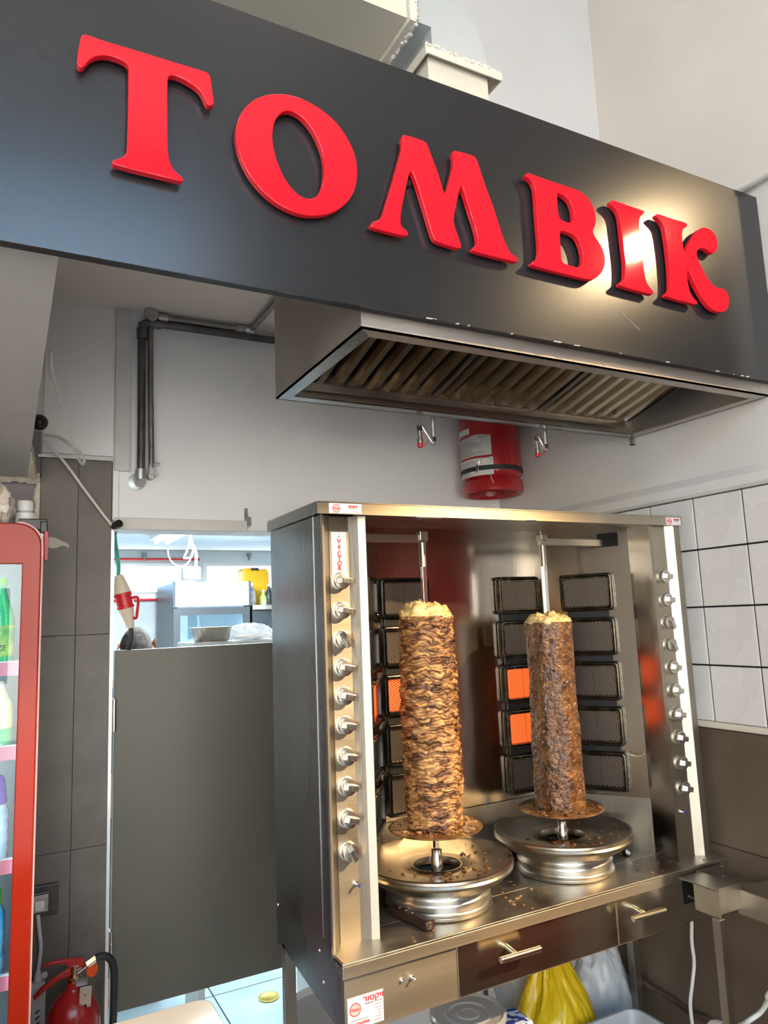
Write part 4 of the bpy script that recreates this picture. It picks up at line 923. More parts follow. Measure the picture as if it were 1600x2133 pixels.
# knife and black handled tool
k0, k1 = Vector((.836, 1.590, ZC)), Vector((.862, 1.472, ZC)); kd = (k1-k0).normalized(); kn_ = Vector((kd.y, -kd.x, 0))
kn = thing('kitchen_knife', (k0+k1)/2, 'kitchen knife with dark riveted handle lying before the left drip pan', 'knife')
hz = ZC+.010
sec = [(-.01, .010), (.02, .0135), (.05, .0130), (.09, .0120), (.110, .0155), (.124, .0135)]
hp = MB(); L_, R_ = [], []
for d, wdt in sec: L_.append(k0+kd*d+kn_*wdt); R_.append(k0+kd*d-kn_*wdt)
out = [Vector((p.x, p.y, ZC+.002)) for p in L_+R_[::-1]]
hp.prism(chaikin(out, 1), (0, 0, .019)).build('handle', mat('dark_wood_handle', (.022, .010, .007), (.035, .016, .010), 30, .3), kn, bevel=.004, seg=3)
MB().prism([k0+kn_*.008+Vector((0, 0, .010)), k0-kn_*.008+Vector((0, 0, .010)), k0-kd*.10-kn_*.012+Vector((0, 0, .008)), k0-kd*.16-kn_*.001+Vector((0, 0, .006)), k0-kd*.10+kn_*.009+Vector((0, 0, .008))], (0, 0, .0018)).build('blade', CHROME, kn, smooth=False)
for d in (.018, .040, .062): MB().lathe([(.0028, 0), (.0022, .001)], k0+kd*d+Vector((0, 0, .0207)), (0, 0, 1), 12).build('rivet', CHROME, kn)
t0, t1 = Vector((1.600, 1.690, ZC+.014)), Vector((1.570, 1.585, ZC+.014)); td = (t1-t0).normalized()
tl = thing('electric_carving_knife', (t0.x, t0.y, ZC), 'black handled tool with chrome end behind the right drip pan', 'tool')
MB().tube([t0, t0+td*.02, t1-td*.01, t1], [.010, .0135, .0135, .012], 16).build('handle', BLACK, tl)
MB().tube([t1, t1+td*.006], .0115, 16).obox(t1+td*.012+Vector((0, 0, -.002)), td, (-td.y, td.x, 0), (0, 0, 1), .008, .004, .005).build('end_fitting', CHROME, tl)

# ------------------------------------------------------------------ grey half door with hinges
door = struct(MB().box(.330, 1.00, YB+.020, YB+.058, .515, 1.535).build('door_1', DOOR_GREY, None, bevel=.0015, smooth=False))
for z in (1.346, .693):
    h = MB().lathe([(.0065, 0), (.0065, .094)], (.3262, YB+.003, z-.047), (0, 0, 1), 14).lathe([(.0075, .030), (.0075, .032)], (.3262, YB+.003, z-.047), (0, 0, 1), 14).lathe([(.0075, .062), (.0075, .064)], (.3262, YB+.003, z-.047), (0, 0, 1), 14).build('hinge', CHROME, door)
    MB().box(.326, .3298, YB+.014, YB+.045, z-.047, z+.047).build('hinge_leaf', CHROME, h, smooth=False)
# strike bracket on the lintel
sb = tag(MB().box(.733, .742, YB-.010, YB, 1.915, 1.985).box(.738, .752, YB-.012, YB-.004, 1.925, 1.955).build('door_catch', mat('weathered_steel', (.20, .19, .18), (.36, .35, .33), 30, .5, metal=.6), None, smooth=False), 'small metal catch at the right end of the white lintel', 'bracket')

# ------------------------------------------------------------------ red drinks cooler
FX0, FX1, FY0, FY1, FZ = -.56, .100, 1.950, 2.34, 1.862
fr_ = thing('drinks_cooler', (-.23, 2.15, 0), 'tall red framed glass door drinks cooler at the left edge', 'cooler')
MB().box(FX0, FX0+.03, FY0+.045, FY1, .06, FZ-.02).build('side_wall', RED_FR, fr_, smooth=False)
MB().box(FX1-.025, FX1-.003, FY0+.045, FY1, .06, FZ-.05).build('side_wall', RED_FR, fr_, smooth=False)
MB().box(FX0+.03, FX1-.025, FY1-.03, FY1, .06, FZ-.02).build('back_wall', mat('cooler_liner', (.70, .80, .84), None, rough=.4), fr_, smooth=False)
MB().box(FX0+.03, FX1-.025, FY0+.045, FY1-.03, FZ-.05, FZ-.022).build('roof', MATS['cooler_liner'], fr_, smooth=False)
MB().box(FX0+.03, FX1-.025, FY0+.045, FY1-.03, .06, .40).build('base_box', RED_FR, fr_, smooth=False)
MB().box(FX0+.05, FX1-.05, FY0+.09, FY1-.05, 0, .06).build('foot', BLACK, fr_, smooth=False)
rr2 = .055
def arch(x0, x1, z0, z1, r, n=8):
    P = [(x0, z0), (x1, z0)]
    for k in range(n): t = PI/2*k/(n-1); P.append((x1-r+r*math.cos(t), z1-r+r*math.sin(t)))
    for k in range(n): t = PI/2+PI/2*k/(n-1); P.append((x0+r+r*math.cos(t), z1-r+r*math.sin(t)))
    return P
outer = arch(FX0, FX1-.004, .06, FZ, rr2); inn = [(FX0+.045, .42), (.055, .42), (.055, 1.764), (FX0+.045, 1.764)]
dr = curve_mesh('door_frame', [[(p[0]+.23, p[1]) for p in outer], [(p[0]+.23, p[1]) for p in inn]], RED_FR, fr_, (-.23, FY0+.018, 0), .034, .003)
EDGE = [(p[0]+.0025*(1 if p[0] > -.2 else -1), p[1]+(.0025 if p[1] > 1 else 0)) for p in outer]
MB().tube([(x, FY0+.004, z) for x, z in EDGE[1:10]], .0022, 6).build('edge_gasket', mat('pink_gasket', (.72, .42, .40), None, rough=.4), dr)
MB().box(FX0+.04, .058, FY0+.010, FY0+.014, .415, 1.769).build('glass', glass_mat('cooler_glass', (.90, .98, 1.0), .035, .01), dr, smooth=False)
MB().lathe([(.008, 0), (.008, 1.30)], (.085, FY0+.0, .46), (0, 0, 1), 3).build('hinge_cover', RED_FR, dr) if False else None
sh_z = [1.505, 1.308, 1.052, .800, .56]
PINKR = mat('pink_price_rail', (.80, .22, .28), None, rough=.4)
for z in sh_z:
    s_ = MB().box(FX0+.035, FX1-.03, FY0+.075, FY1-.035, z-.004, z).build('shelf', mat('shelf_wire_white', (.75, .80, .82), None, rough=.4), fr_, smooth=False)
    MB().box(FX0+.035, FX1-.03, FY0+.068, FY0+.074, z-.006, z+.026).build('price_rail', PINKR, s_, smooth=False)
    MB().box(FX0+.035, FX1-.03, FY0+.066, FY0+.075, z+.026, z+.029).build('rail_edge', WHITE_PL, s_, smooth=False)
LEDM = mat('cooler_led', (.9, .95, 1), None, rough=.5, emit=(.80, .95, 1.0), estr=3.2)
MB().box(.058, .066, FY0+.055, FY0+.063, .45, 1.78).build('led_strip', LEDM, fr_, smooth=False)
MB().box(FX0+.06, .05, FY0+.10, FY0+.13, FZ-.058, FZ-.051).build('led_strip', LEDM, fr_, smooth=False)
def bottle(x, y, z, prof, mliq, mcap, mlab, lab, label, group, capc=True):
    t = thing('drink_bottle', (x, y, z), label, 'bottle', group)
    b = MB().lathe(prof, (x, y, z), (0, 0, 1), 28).build('body', mliq, t, ang=50)
    h = prof[-1][1]
    MB().lathe([(.0155, 0), (.0155, .016), (.013, .018)], (x, y, z+h), (0, 0, 1), 16).build('cap', mcap, t)
    if mlab:
        r = max(p[0] for p in prof)+.0006
        lb = MB().lathe([(r, lab[0]), (r, lab[1])], (x, y, z), (0, 0, 1), 28, False, False).build('paper_label', mlab, t)
        return t, lb, r
    return t, None, 0
BP = lambda R, H: [(R*.8, 0), (R, .008), (R, H*.16), (R*.95, H*.2), (R, H*.24), (R, H*.60), (R*.88, H*.70), (R*.55, H*.84), (.014, H*.92), (.013, H)]
GREENB = mat('green_bottle', (.02, .45, .14), (.05, .62, .22), 20, .12, coat=.5)
LEMON = mat('lemon_drink', (.72, .80, .42), None, rough=.12, coat=.5)
WATER = mat('water_bottle', (.42, .66, .86), (.70, .85, .95), 35, .10, coat=.5)
BLUEB = mat('blue_bottle', (.02, .35, .70), (.20, .65, .90), 30, .12, coat=.5)
LAB_G = mat('green_label', (.02, .42, .18), (.12, .62, .20), 14, .4)
LAB_L = mat('leaf_label', (.05, .32, .10), (.55, .72, .12), 30, .4)
LAB_B = mat('blue_label', (.05, .25, .60), (.30, .60, .85), 18, .4)
PURPLE = mat('purple_plastic', (.16, .06, .45), None, rough=.4)
GREENC = mat('green_cap', (.15, .60, .05), None, rough=.4)
yb = FY0+.118
t_, lb, r_ = bottle(.012, yb, 1.505, BP(.034, .215), GREENB, GREENC, LAB_L, (.04, .115), 'green lemonade bottle on the top cooler shelf, nearest the door frame', 'green bottles on the top cooler shelf')
text_mesh('print', 'ZE', .020, INK_DK, lb, (.018, yb-r_-.0012, 1.565), sx=.9)
bottle(-.060, yb, 1.505, BP(.034, .215), GREENB, GREENC, LAB_L, (.04, .115), 'green lemonade bottle on the top cooler shelf, second from the door frame', 'green bottles on the top cooler shelf')
JP = [(.030, 0), (.036, .008), (.037, .10), (.034, .125), (.022, .148), (.018, .156), (.018, .160)]
for x, w in ((.014, 'nearest the door frame'), (-.064, 'second from the door frame')):
    t_, lb, r_ = bottle(x, yb, 1.308, JP, LEMON, WHITE_PL, LAB_G, (.012, .066), 'lemon juice bottle on the second cooler shelf, '+w, 'lemon juice bottles')
    MB().lathe([(.011, 0), (.011, .0008)], (x-.004, yb-r_-.0006, 1.352), (0, -1, 0), 18).build('fruit_print', mat('lime_print', (.55, .72, .05), None, rough=.4), lb, smooth=False)
    MB().lathe([(.007, 0), (.007, .0012)], (x+.006, yb-r_-.0006, 1.335), (0, -1, 0), 16).build('badge_print', WHITE_PL, lb, smooth=False)
for x, w in ((.014, 'nearest the door frame'), (-.062, 'second from the door frame')):
    t = thing('drink_bottle', (x, yb, 1.052), 'water bottle with purple cap on the third shelf, '+w, 'bottle', 'purple capped water bottles')
    MB().lathe([(.030, 0), (.034, .008)]+[(.034-.0015*(k % 2), .02+.012*k) for k in range(9)]+[(.032, .130), (.026, .145)], (x, yb, 1.052), (0, 0, 1), 28).build('body', WATER, t, ang=50)
    MB().lathe([(.027, 0), (.029, .004)]+[(.0275-.0006*k+.0009*(k % 2), .008+.006*k) for k in range(8)]+[(.021, .060), (.017, .064)], (x, yb, 1.197), (0, 0, 1), 24).build('cap', PURPLE, t)
    MB().lathe([(.0346, .020), (.0346, .024)], (x, yb, 1.052), (0, 0, 1), 28, False, False).build('band', PURPLE, t)
for x, w in ((.012, 'nearest the door frame'), (-.064, 'second from the door frame')):
    t = thing('drink_bottle', (x, yb, .800), 'blue bottle with green cap on the fourth shelf, '+w, 'bottle', 'blue green capped bottles')
    MB().lathe([(.031, 0), (.035, .008), (.035, .06), (.032, .075), (.035, .09), (.034, .150), (.024, .170)], (x, yb, .800), (0, 0, 1), 28).build('body', BLUEB, t, ang=50)
    MB().lathe([(.025, 0), (.026, .004), (.025, .030), (.019, .040), (.015, .056), (.013, .060)], (x, yb, .970), (0, 0, 1), 24).build('cap', GREENC, t)
    MB().lathe([(.0357, .03), (.0357, .058)], (x, yb, .800), (0, 0, 1), 28, False, False).build('paper_label', LAB_B, t)
bottle(.012, yb, .56, BP(.034, .19), mat('yellow_drink', (.80, .85, .10), None, rough=.15, coat=.4), WHITE_PL, None, None, 'yellow green drink bottle on the lowest visible cooler shelf', 'bottles on the lower shelf')
# things on the cooler
def crumple(name, c, R, m, label, cat, seed, flat=.7, amp=.35, hi=40, parent=None, bag=False):
    P = []; seg, rows = hi*2, hi
    for j in range(rows+1):
        th = -PI/2+PI*j/rows; row = []
        for i in range(seg):
            a = 2*PI*i/seg; d = Vector((math.cos(a)*math.cos(th), math.sin(a)*math.cos(th), math.sin(th)))
            n_ = abs(noise.noise(d*1.6+Vector((seed, 1, 2))))*amp*1.4+abs(noise.noise(d*4+Vector((seed, 5, 2))))*amp*.7+abs(noise.noise(d*9+Vector((3, seed, 2))))*amp*.3
            k = 1+.35-n_
            if bag: k *= 1-.42*max(0, d.z)**1.5
            row.append(Vector((c[0]+d.x*R[0]*k, c[1]+d.y*R[1]*k, max(c[2]-R[2]*flat, c[2]+d.z*R[2]*k))))
        P.append(row)
    o = MB().grid(P, closeu=True).build(name, m, parent, ang=60)
    if parent is None: tag(o, label, cat)
    return o
crumple('paper_bundle', (-.030, FY0+.12, FZ+.052), (.055, .06, .06), mat('creased_paper', (.62, .52, .42), (.72, .64, .55), 10, .7), 'crumpled beige paper bundle lying on the cooler', 'paper', 3.3, .85)
wbt = thing('pill_bottle', (.062, FY0+.16, FZ), 'white plastic bottle with ribbed lid standing on the cooler', 'bottle')
MB().lathe([(.022, 0), (.024, .004), (.024, .058), (.016, .064)], (.062, FY0+.16, FZ-.012), (0, 0, 1), 24).build('body', WHITE_PL, wbt)
MB().lathe([(.0195, 0), (.0205, .003), (.0205, .024), (.0185, .027)], (.062, FY0+.16, FZ+.052), (0, 0, 1), 24).build('lid', WHITE_PL, wbt)
clp = thing('clamp_tool', (.085, FY0+.08, FZ-.04), 'black clamp with a grey rod on the corner of the cooler', 'clamp')
MB().box(.046, .112, FY0+.075, FY0+.10, FZ-.006, FZ+.022).box(.095, .112, FY0+.070, FY0+.075, FZ-.014, FZ+.016).build('jaw', BLACK, clp, bevel=.003)
MB().lathe([(.008, 0), (.008, .075)], (.101, FY0+.088, FZ-.072), (0, 0, 1), 14).build('rod', GALV, clp)
MB().box(.1045, .1135, FY0+.052, FY0+.062, FZ-.085, FZ-.012).build('red_tab', RED_PL, clp, bevel=.001)

# ------------------------------------------------------------------ red extinguisher beside the cooler
EX = Vector((.214, 2.205, 0))
ext = thing('fire_extinguisher', EX, 'red fire extinguisher with black hose standing before the grey tiles', 'extinguisher')
MB().lathe([(.055, 0), (.062, .004), (.065, .02), (.065, .600), (.063, .625), (.055, .650), (.040, .670), (.022, .682), (.018, .690), (.018, .702)], EX, (0, 0, 1), 40).build('body', RED_EXT, ext, ang=60)
MB().lathe([(.017, 0), (.019, .003), (.019, .010), (.014, .013), (.011, .024), (.012, .040)], EX+Vector((0, 0, .702)), (0, 0, 1), 20).build('valve', BRASSY, ext)
hz = EX+Vector((0, 0, .742))
MB().prism([hz+Vector((.022, -.008, -.010)), hz+Vector((.024, -.008, .012)), hz+Vector((-.02, -.008, .020)), hz+Vector((-.052, -.008, .022)), hz+Vector((-.075, -.008, .018)), hz+Vector((-.076, -.008, .012)), hz+Vector((-.048, -.008, .014)), hz+Vector((-.020, -.008, .008)), hz+Vector((-.010, -.008, -.008))], (0, .016, 0)).build('upper_lever', RED_EXT, ext, bevel=.002)
MB().prism([hz+Vector((.010, -.007, -.006)), hz+Vector((-.010, -.007, -.002)), hz+Vector((-.045, -.007, -.018)), hz+Vector((-.075, -.007, -.034)), hz+Vector((-.096, -.007, -.054)), hz+Vector((-.092, -.007, -.062)), hz+Vector((-.068, -.007, -.043)), hz+Vector((-.040, -.007, -.028)), hz+Vector((.008, -.007, -.018))], (0, .014, 0)).build('carry_handle', RED_EXT, ext, bevel=.002)
MB().tube([EX+Vector((.006, -.004, .722)), EX+Vector((.034, -.010, .742))], .006, 12).tube([EX+Vector((.030, -.009, .739)), EX+Vector((.052, -.012, .751))], .0095, 6).build('hose_nut', CHROME, ext)
hp_ = smooth_path([EX+Vector((.050, -.012, .750)), EX+Vector((.066, -.012, .752)), EX+Vector((.084, -.010, .742)), EX+Vector((.096, -.006, .715)), EX+Vector((.099, 0, .66)), EX+Vector((.098, .005, .58)), EX+Vector((.092, .01, .45)), EX+Vector((.086, .012, .30))], 8)
MB().tube(hp_, .0095, 14).build('hose', BLACK_RUB, ext)
MB().lathe([(.016, 0), (.016, .008)], EX+Vector((.040, -.004, .722)), (.5, -.8, .1), 18).build('safety_tag', ORANGE_PL, ext)
MB().obox(EX+Vector((.016, -.030, .7085)), (1, -.15, 0), (.15, 1, 0), (0, 0, 1), .014, .022, .001).obox(EX+Vector((.022, -.0530, .680)), (1, -.15, 0), (.15, 1, .35), (0, -.35, 1), .014, .001, .030).build('hanging_bracket', GALV, ext, bevel=.0006)
for dz in (.688, .664): MB().lathe([(.0032, 0), (.0032, .0006)], EX+Vector((.0215, -.0555+(.688-dz)*-.33, dz)), (0, -1, .3), 12).build('bracket_hole', HOLE, ext)

# ------------------------------------------------------------------ outlet, power strip, tape on tiles
ot = thing('wall_outlet', (.150, YB-.004, .845), 'dark hinged outlet box with clear flap on the grey tiles', 'outlet')
c0, c1 = at(70, 1862, 'Y', YB-.004), at(121, 1862, 'Y', YB-.004)
x0, x1 = c0.x-.02, c1.x
za, zb = .828, .908
MB().box(x0, x1, YB-.020, YB-.004, za, zb).build('back_box', mat('graphite_plastic', (.055, .052, .050), (.08, .076, .072), 20, .35, metal=.2), ot, bevel=.002, smooth=False)
MB().box(x0-.002, x1-.022, YB-.026, YB-.020, za+.004, zb-.016).build('flap_frame', MATS['graphite_plastic'], ot, bevel=.002, smooth=False)
MB().box(x0+.010, x1-.026, YB-.0275, YB-.0255, za+.014, zb-.022).build('flap_window', mat('smoked_clear_plastic', (.34, .31, .26), (.52, .48, .40), 60, .15, spec=.7), ot, bevel=.001, smooth=False)
MB().box(x0+.022, x1-.036, YB-.032, YB-.0277, za+.018, za+.044).build('plug', WHITE_PL, ot, bevel=.003)
MB().lathe([(.004, 0), (.0035, .001)], (x1-.012, YB-.020, za+.018), (0, -1, 0), 10).build('screw', CHROME, ot)
ps = thing('power_strip', (.131, 2.343, .36), 'white power strip box fixed beside the extinguisher', 'power strip')
MB().box(.106, .156, 2.325, 2.362, .36, .668).build('housing', mat('worn_white_plastic', (.52, .49, .45), (.60, .57, .53), 14, .5), ps, bevel=.010, seg=3)
MB().lathe([(.011, 0), (.009, .018), (.006, .030)], (.136, 2.343, .666), (0, 0, 1), 14).build('cable_gland', WHITE_CB, ps)
MB().lathe([(.008, 0), (.008, .004)], (.152, 2.340, .682), (0, -1, 0), 16).build('hanging_eye', WHITE_CB, ps)
for z in (.555, .57, .585, .60): MB().obox((.136, 2.3246, z), (1, 0, .6), (0, 1, 0), (-.6, 0, 1), .006, .0006, .0016).build('socket_slot', HOLE, ps, smooth=False)
tag(MB().tube(smooth_path([(.132, YB-.030, .838), (.136, YB-.034, .80), (.141, YB-.034, .76), (.139, 2.343, .72), (.136, 2.343, .694)], 6), .0052, 10).build('power_cable', WHITE_CB), 'cream cable from the outlet down to the power strip', 'cable')
random.seed(8)
tp = MB(); R0, R1 = [], []
prof_t = [(-.02, .000, .022), (.008, -.006, .025), (.02, -.010, .026), (.034, -.009, .022), (.046, -.003, .016), (.054, -.002, .013), (.068, -.010, .005)]
a0_ = at(92, 1128, 'Y', YB-.006)
for d, lo_, hi_ in prof_t: R0.append((a0_.x+d, YB-.0055-.003*random.random(), a0_.z-.010+lo_)); R1.append((a0_.x+d, YB-.0055-.003*random.random(), a0_.z-.012+hi_))
tp.grid([R0, [((p[0]+q[0])/2, YB-.013, (p[2]+q[2])/2) for p, q in zip(R0, R1)], R1])
tag(tp.build('tape_scrap', mat('masking_tape', (.60, .54, .45), (.68, .63, .55), 30, .6)), 'torn beige tape scrap stuck on the grey tiles above the cooler edge', 'tape')

# ------------------------------------------------------------------ cables and industrial connector at the pillar
P_ = lambda x, y, Y: at(x, y, 'Y', Y)
tag(MB().tube(smooth_path([P_(106, 730, 1.72), P_(108, 770, 1.76), P_(122, 820, 1.86), P_(140, 885, 2.0), P_(152, 930, 2.1), P_(166, 960, 2.18), P_(174, 966, 2.2), P_(175, 955, 2.21), P_(168, 943, 2.22), P_(150, 930, 2.24), P_(125, 912, 2.27), P_(92, 905, 2.30)], 6), .0042, 8).build('hanging_cable', WHITE_CB), 'loose white cable looping down from the soffit edge', 'cable')
tag(MB().tube(smooth_path([P_(92, 919, 2.30), P_(110, 936, 2.31), P_(140, 970, 2.325), P_(175, 1018, 2.335), P_(210, 1065, 2.345), P_(232, 1093, 2.350), P_(240, 1102, 2.352), P_(242, 1107, 2.355)], 6), .0042, 8).build('slanting_cable', WHITE_CB), 'straight white cable slanting across the grey tiles to the doorway', 'cable')
tag(MB().lathe([(.012, 0), (.012, .03)], P_(238, 1096, 2.355), (.4, -1, .2), 12).build('cable_clip', BLACK), 'small black cable clip at the door corner', 'clip')
tag(MB().tube(smooth_path([P_(240, 1104, 2.40), P_(239, 1120, 2.40), P_(243, 1150, 2.40), P_(247, 1180, 2.40), P_(246, 1202, 2.40)], 6), .0065, 10).build('connector_cable', GREEN_CB), 'green cable holding up the red industrial connector', 'cable')
ind = thing('industrial_connector', P_(258, 1255, 2.40), 'cream and red industrial power connector hanging in the doorway', 'connector')
d0, d1 = P_(247, 1198, 2.40), P_(273, 1308, 2.40); dd = d1-d0; ll = dd.length; dn = dd.normalized()
MB().lathe([(.012, 0), (.016, ll*.06), (.020, ll*.15), (.027, ll*.34)], d0, dn, 28).build('upper_shell', CREAM_PL, ind, ang=50)
MB().lathe([(.0275, ll*.34), (.0285, ll*.36), (.0285, ll*.40), (.026, ll*.41), (.0255, ll*.58), (.0275, ll*.59), (.0275, ll*.62), (.024, ll*.63)], d0, dn, 28).build('collar', RED_PL, ind, ang=40)
MB().lathe([(.023, ll*.63)]+[(.0232-.0011*k+.0010*(k % 2), ll*(.65+.028*k)) for k in range(9)]+[(.0125, ll*.95), (.010, ll)], d0, dn, 28).build('lower_shell', CREAM_PL, ind, ang=30)
lp = d0+dn*ll*.46
MB().tube(smooth_path([lp+Vector((.022, -.01, .004)), lp+Vector((.036, -.012, .006)), lp+Vector((.040, -.012, -.006)), lp+Vector((.037, -.012, -.04)), lp+Vector((.034, -.012, -.058)), lp+Vector((.024, -.012, -.058))], 5), .0045, 8).build('latch_lid', RED_PL, ind)
tag(MB().tube(smooth_path([d1-dn*.004, d1+Vector((.001, 0, -.02)), d1+Vector((-.002, .002, -.05)), d1+Vector((-.006, .03, -.10)), d1+Vector((-.01, .06, -.22))], 6), .0075, 12).build('connector_cable', BLACK_RUB), 'thick black cable hanging below the industrial connector', 'cable')
dcam = thing('dome_camera', P_(96, 880, 2.34), 'small black rounded device on the wall at the soffit edge', 'camera')
MB().lathe([(.022, 0), (.022, .006), (.018, .016), (.008, .024), (.001, .025)], P_(82, 880, 2.372), (0, -1, 0), 24).build('dome', BLACK, dcam)
MB().lathe([(.024, 0), (.024, .004)], P_(82, 880, 2.372), (0, -1, 0), 24).build('base_ring', BLACK, dcam)

# ------------------------------------------------------------------ front counter corner
ct = thing('service_counter', (-.2, .9, 0), 'pale polished service counter corner in the bottom left foreground', 'counter')
cpts = [(-1.5, 1.400), (.332, 1.400)]+[(.332+.026*math.sin(t), 1.374+.026*math.cos(t)) for t in [PI/2*k/6 for k in range(1, 7)]]+[(.358, .5), (-1.5, .5)]
MB().prism([(x, y, .925) for x, y in cpts], (0, 0, .025)).build('top', mat('polished_pale_stone', (.56, .52, .46), (.62, .58, .52), 8, .12, coat=.3), ct, bevel=.002)
MB().box(-1.48, .33, .55, 1.37, 0, .925).build('body', mat('counter_front', (.20, .19, .18), None, rough=.5), ct, smooth=False)

# ------------------------------------------------------------------ steel side table at the right wall
st = thing('steel_side_table', (1.70, 1.1, 0), 'narrow steel side table along the right wall beside the grill', 'table')
MB().box(1.660, 1.788, .90, 1.318, .893, .900).build('top', STEEL_TOP, st, bevel=.001, smooth=False)
MB().box(1.657, 1.660, .90, 1.318, .842, .900).build('apron', STEEL, st, bevel=.001, smooth=False)
MB().box(1.660, 1.788, 1.315, 1.318, .842, .893).build('apron', STEEL, st, smooth=False)
MB().box(1.700, 1.790, 1.318, 1.424, .880, .884).build('bridge_plate', STEEL, st, smooth=False)
br = MB().box(1.645, 1.752, 1.424, 1.4265, .862, .915).build('bracket', STEEL, st, bevel=.001, smooth=False)
for c in ((1.652, 1.4238, .908), (1.745, 1.4238, .908), (1.747, 1.4238, .885)): MB().lathe([(.003, 0), (.0025, .0015)], c, (0, -1, 0), 10).build('screw', CHROME, br)
cx, cy = 1.578, 1.306
MB().box(cx, cx+.003, cy, cy+.075, .848, .912).box(cx+.003, cx+.080, cy, cy+.003, .858, .918).build('corner_gusset', STEEL, st, bevel=.001, smooth=False)
MB().box(cx+.080, cx+.083, cy, cy+.075, .86, .893).box(cx, cx+.08, cy+.003, cy+.118, .910, .9115).build('corner_cover', STEEL, st, smooth=False)
for x, y in ((1.566, 1.302), (1.745, .93), (1.662, .93)):
    MB().box(x, x+.022, y, y+.022, 0, .895 if x > 1.6 else .850).build('leg', STEEL_DK, st, bevel=.002, smooth=False)
tag(MB().tube(smooth_path([P_(1440, 1880, 1.52), P_(1441, 1918, 1.52), P_(1441, 1960, 1.52), P_(1446, 2005, 1.52), P_(1442, 2050, 1.52), P_(1438, 2090, 1.52), P_(1442, 2133, 1.52), P_(1446, 2170, 1.52), (1.67, 1.53, .42), (1.68, 1.54, .02)], 6), .0048, 10).build('hanging_cable', WHITE_CB), 'cream cable hanging down below the right end of the grill', 'cable')
tag(MB().tube(smooth_path([(1.74, 1.12, .84), P_(1612, 2060, 1.22), P_(1600, 2084, 1.25), P_(1585, 2108, 1.28), P_(1560, 2126, 1.30), P_(1535, 2140, 1.34), (1.64, 1.45, .5), (1.66, 1.5, .02)], 6), .0058, 10).build('curved_hose', WHITE_CB), 'pale hose curving at the bottom right corner', 'hose')
cpr = mat('copper_pipe', (.13, .085, .060), (.22, .15, .11), 20, .4, .08, .7)
gt = thing('gas_branch_pipe', at(1380, 2070, 'X', 1.772), 'brown gas pipe with a fitting on the wall under the grill', 'pipe')
MB().tube(smooth_path([at(1318, 2015, 'X', 1.772), at(1328, 2035, 'X', 1.772), at(1350, 2052, 'X', 1.772), at(1400, 2080, 'X', 1.772), at(1440, 2110, 'X', 1.772), (1.772, 1.52, .47), (1.772, 1.44, .40)], 5), .008, 10).build('pipe_run', cpr, gt)
MB().lathe([(.013, -.016), (.013, .016)], at(1329, 2036, 'X', 1.772), (0, -1, -.3), 6).lathe([(.012, -.01), (.012, .01)], at(1344, 2047, 'X', 1.772), (0, -1, -.3), 6).build('fitting', cpr, gt, smooth=False)
tag(MB().tube(smooth_path([at(1215, 1975, 'X', 1.765), at(1228, 1985, 'X', 1.765), at(1250, 2000, 'X', 1.765), at(1268, 2012, 'X', 1.765), at(1275, 2040, 'X', 1.765), at(1275, 2100, 'X', 1.765)], 4), .010, 12).build('gas_hose', YELLOW_PL), 'yellow gas hose behind the white bag under the grill', 'hose')
for k, (a_, b_) in enumerate((((1268, 1960), (1254, 2060)), ((1276, 1960), (1281, 2070)))):
    p, q = at(*a_, 'X', 1.735), at(*b_, 'X', 1.735)
    tag(MB().tube(smooth_path([p, (p+q)/2+Vector((.004, 0, 0)), q, q+Vector((.005, .02, -.2)), Vector((1.74, q.y+.05, .01))], 4), .009, 10).build('black_hose', BLACK_RUB), ('left' if k == 0 else 'right')+' one of two black hoses hanging behind the bags', 'hose', 'black hoses under the grill')
# ------------------------------------------------------------------ bags and tubs on the undershelf
ZS = .350
def ridge(p): return 1-abs(noise.noise(p))*2
def bag(name, c, R, zt, m, label, seed, lean=(0, 0), puff=1.0):
    seg, rows = 170, 120; P = []; H = zt-ZS; so = Vector((seed, seed*1.7, -seed))
    for j in range(rows+1):
        t = j/rows
        rr = (t/.12)**.5 if t < .12 else (1 if t < .40 else 1-.80*((t-.40)/.60)**1.25)
        row = []
        for i in range(seg):
            a = 2*PI*i/seg; d = Vector((math.cos(a), math.sin(a), 0))
            tw = a+.5*t*t                                             # folds twist towards the gathered neck
            f1 = ridge(Vector((math.cos(tw)*1.5, math.sin(tw)*1.5, t*.9))+so)
            f2 = ridge(Vector((math.cos(tw)*3.2, math.sin(tw)*3.2, t*2.6))+so*2)
            f3 = ridge(Vector((math.cos(a)*6, math.sin(a)*6, t*9))+so*3)
            lump = noise.noise(Vector((math.cos(a)*1.1, math.sin(a)*1.1, t*2.2))+so)
            k = rr*(.92+.16*lump+puff*(.10*f1+.075*f2+.035*f3)*(.35+.9*t))
            row.append((c[0]+lean[0]*t+R[0]*k*math.cos(a), c[1]+lean[1]*t+R[1]*k*math.sin(a), max(ZS, ZS+H*t+(.030*lump+.010*f2)*t)))
        P.append(row)
    o = MB().grid(P, closeu=True).build(name, m, None, ang=180)
    return tag(o, label, 'bag', 'plastic bags under the grill')
yc = P_(1148, 2090, 1.78)
bag('plastic_bag', (yc.x+.005, 1.78), (.118, .10), .635, film_mat('yellow_film', (.90, .64, .02), .18, .2), 'translucent yellow plastic bag under the grill drawers', 2.2, (.012, .01))
bag('plastic_bag', (1.52, 1.95), (.135, .085), .660, film_mat('white_film', (.72, .76, .78), .15, .3), 'white plastic bag slumped behind the yellow bag', 6.1, (-.05, .02))
crumple('plastic_bag', (1.665, 1.86, .45), (.085, .075, .135), MATS['white_film'], 'smaller puffed white plastic bag beside the grey tray', 'bag', 7.7, .95, .25, 44)['group'] = 'plastic bags under the grill'
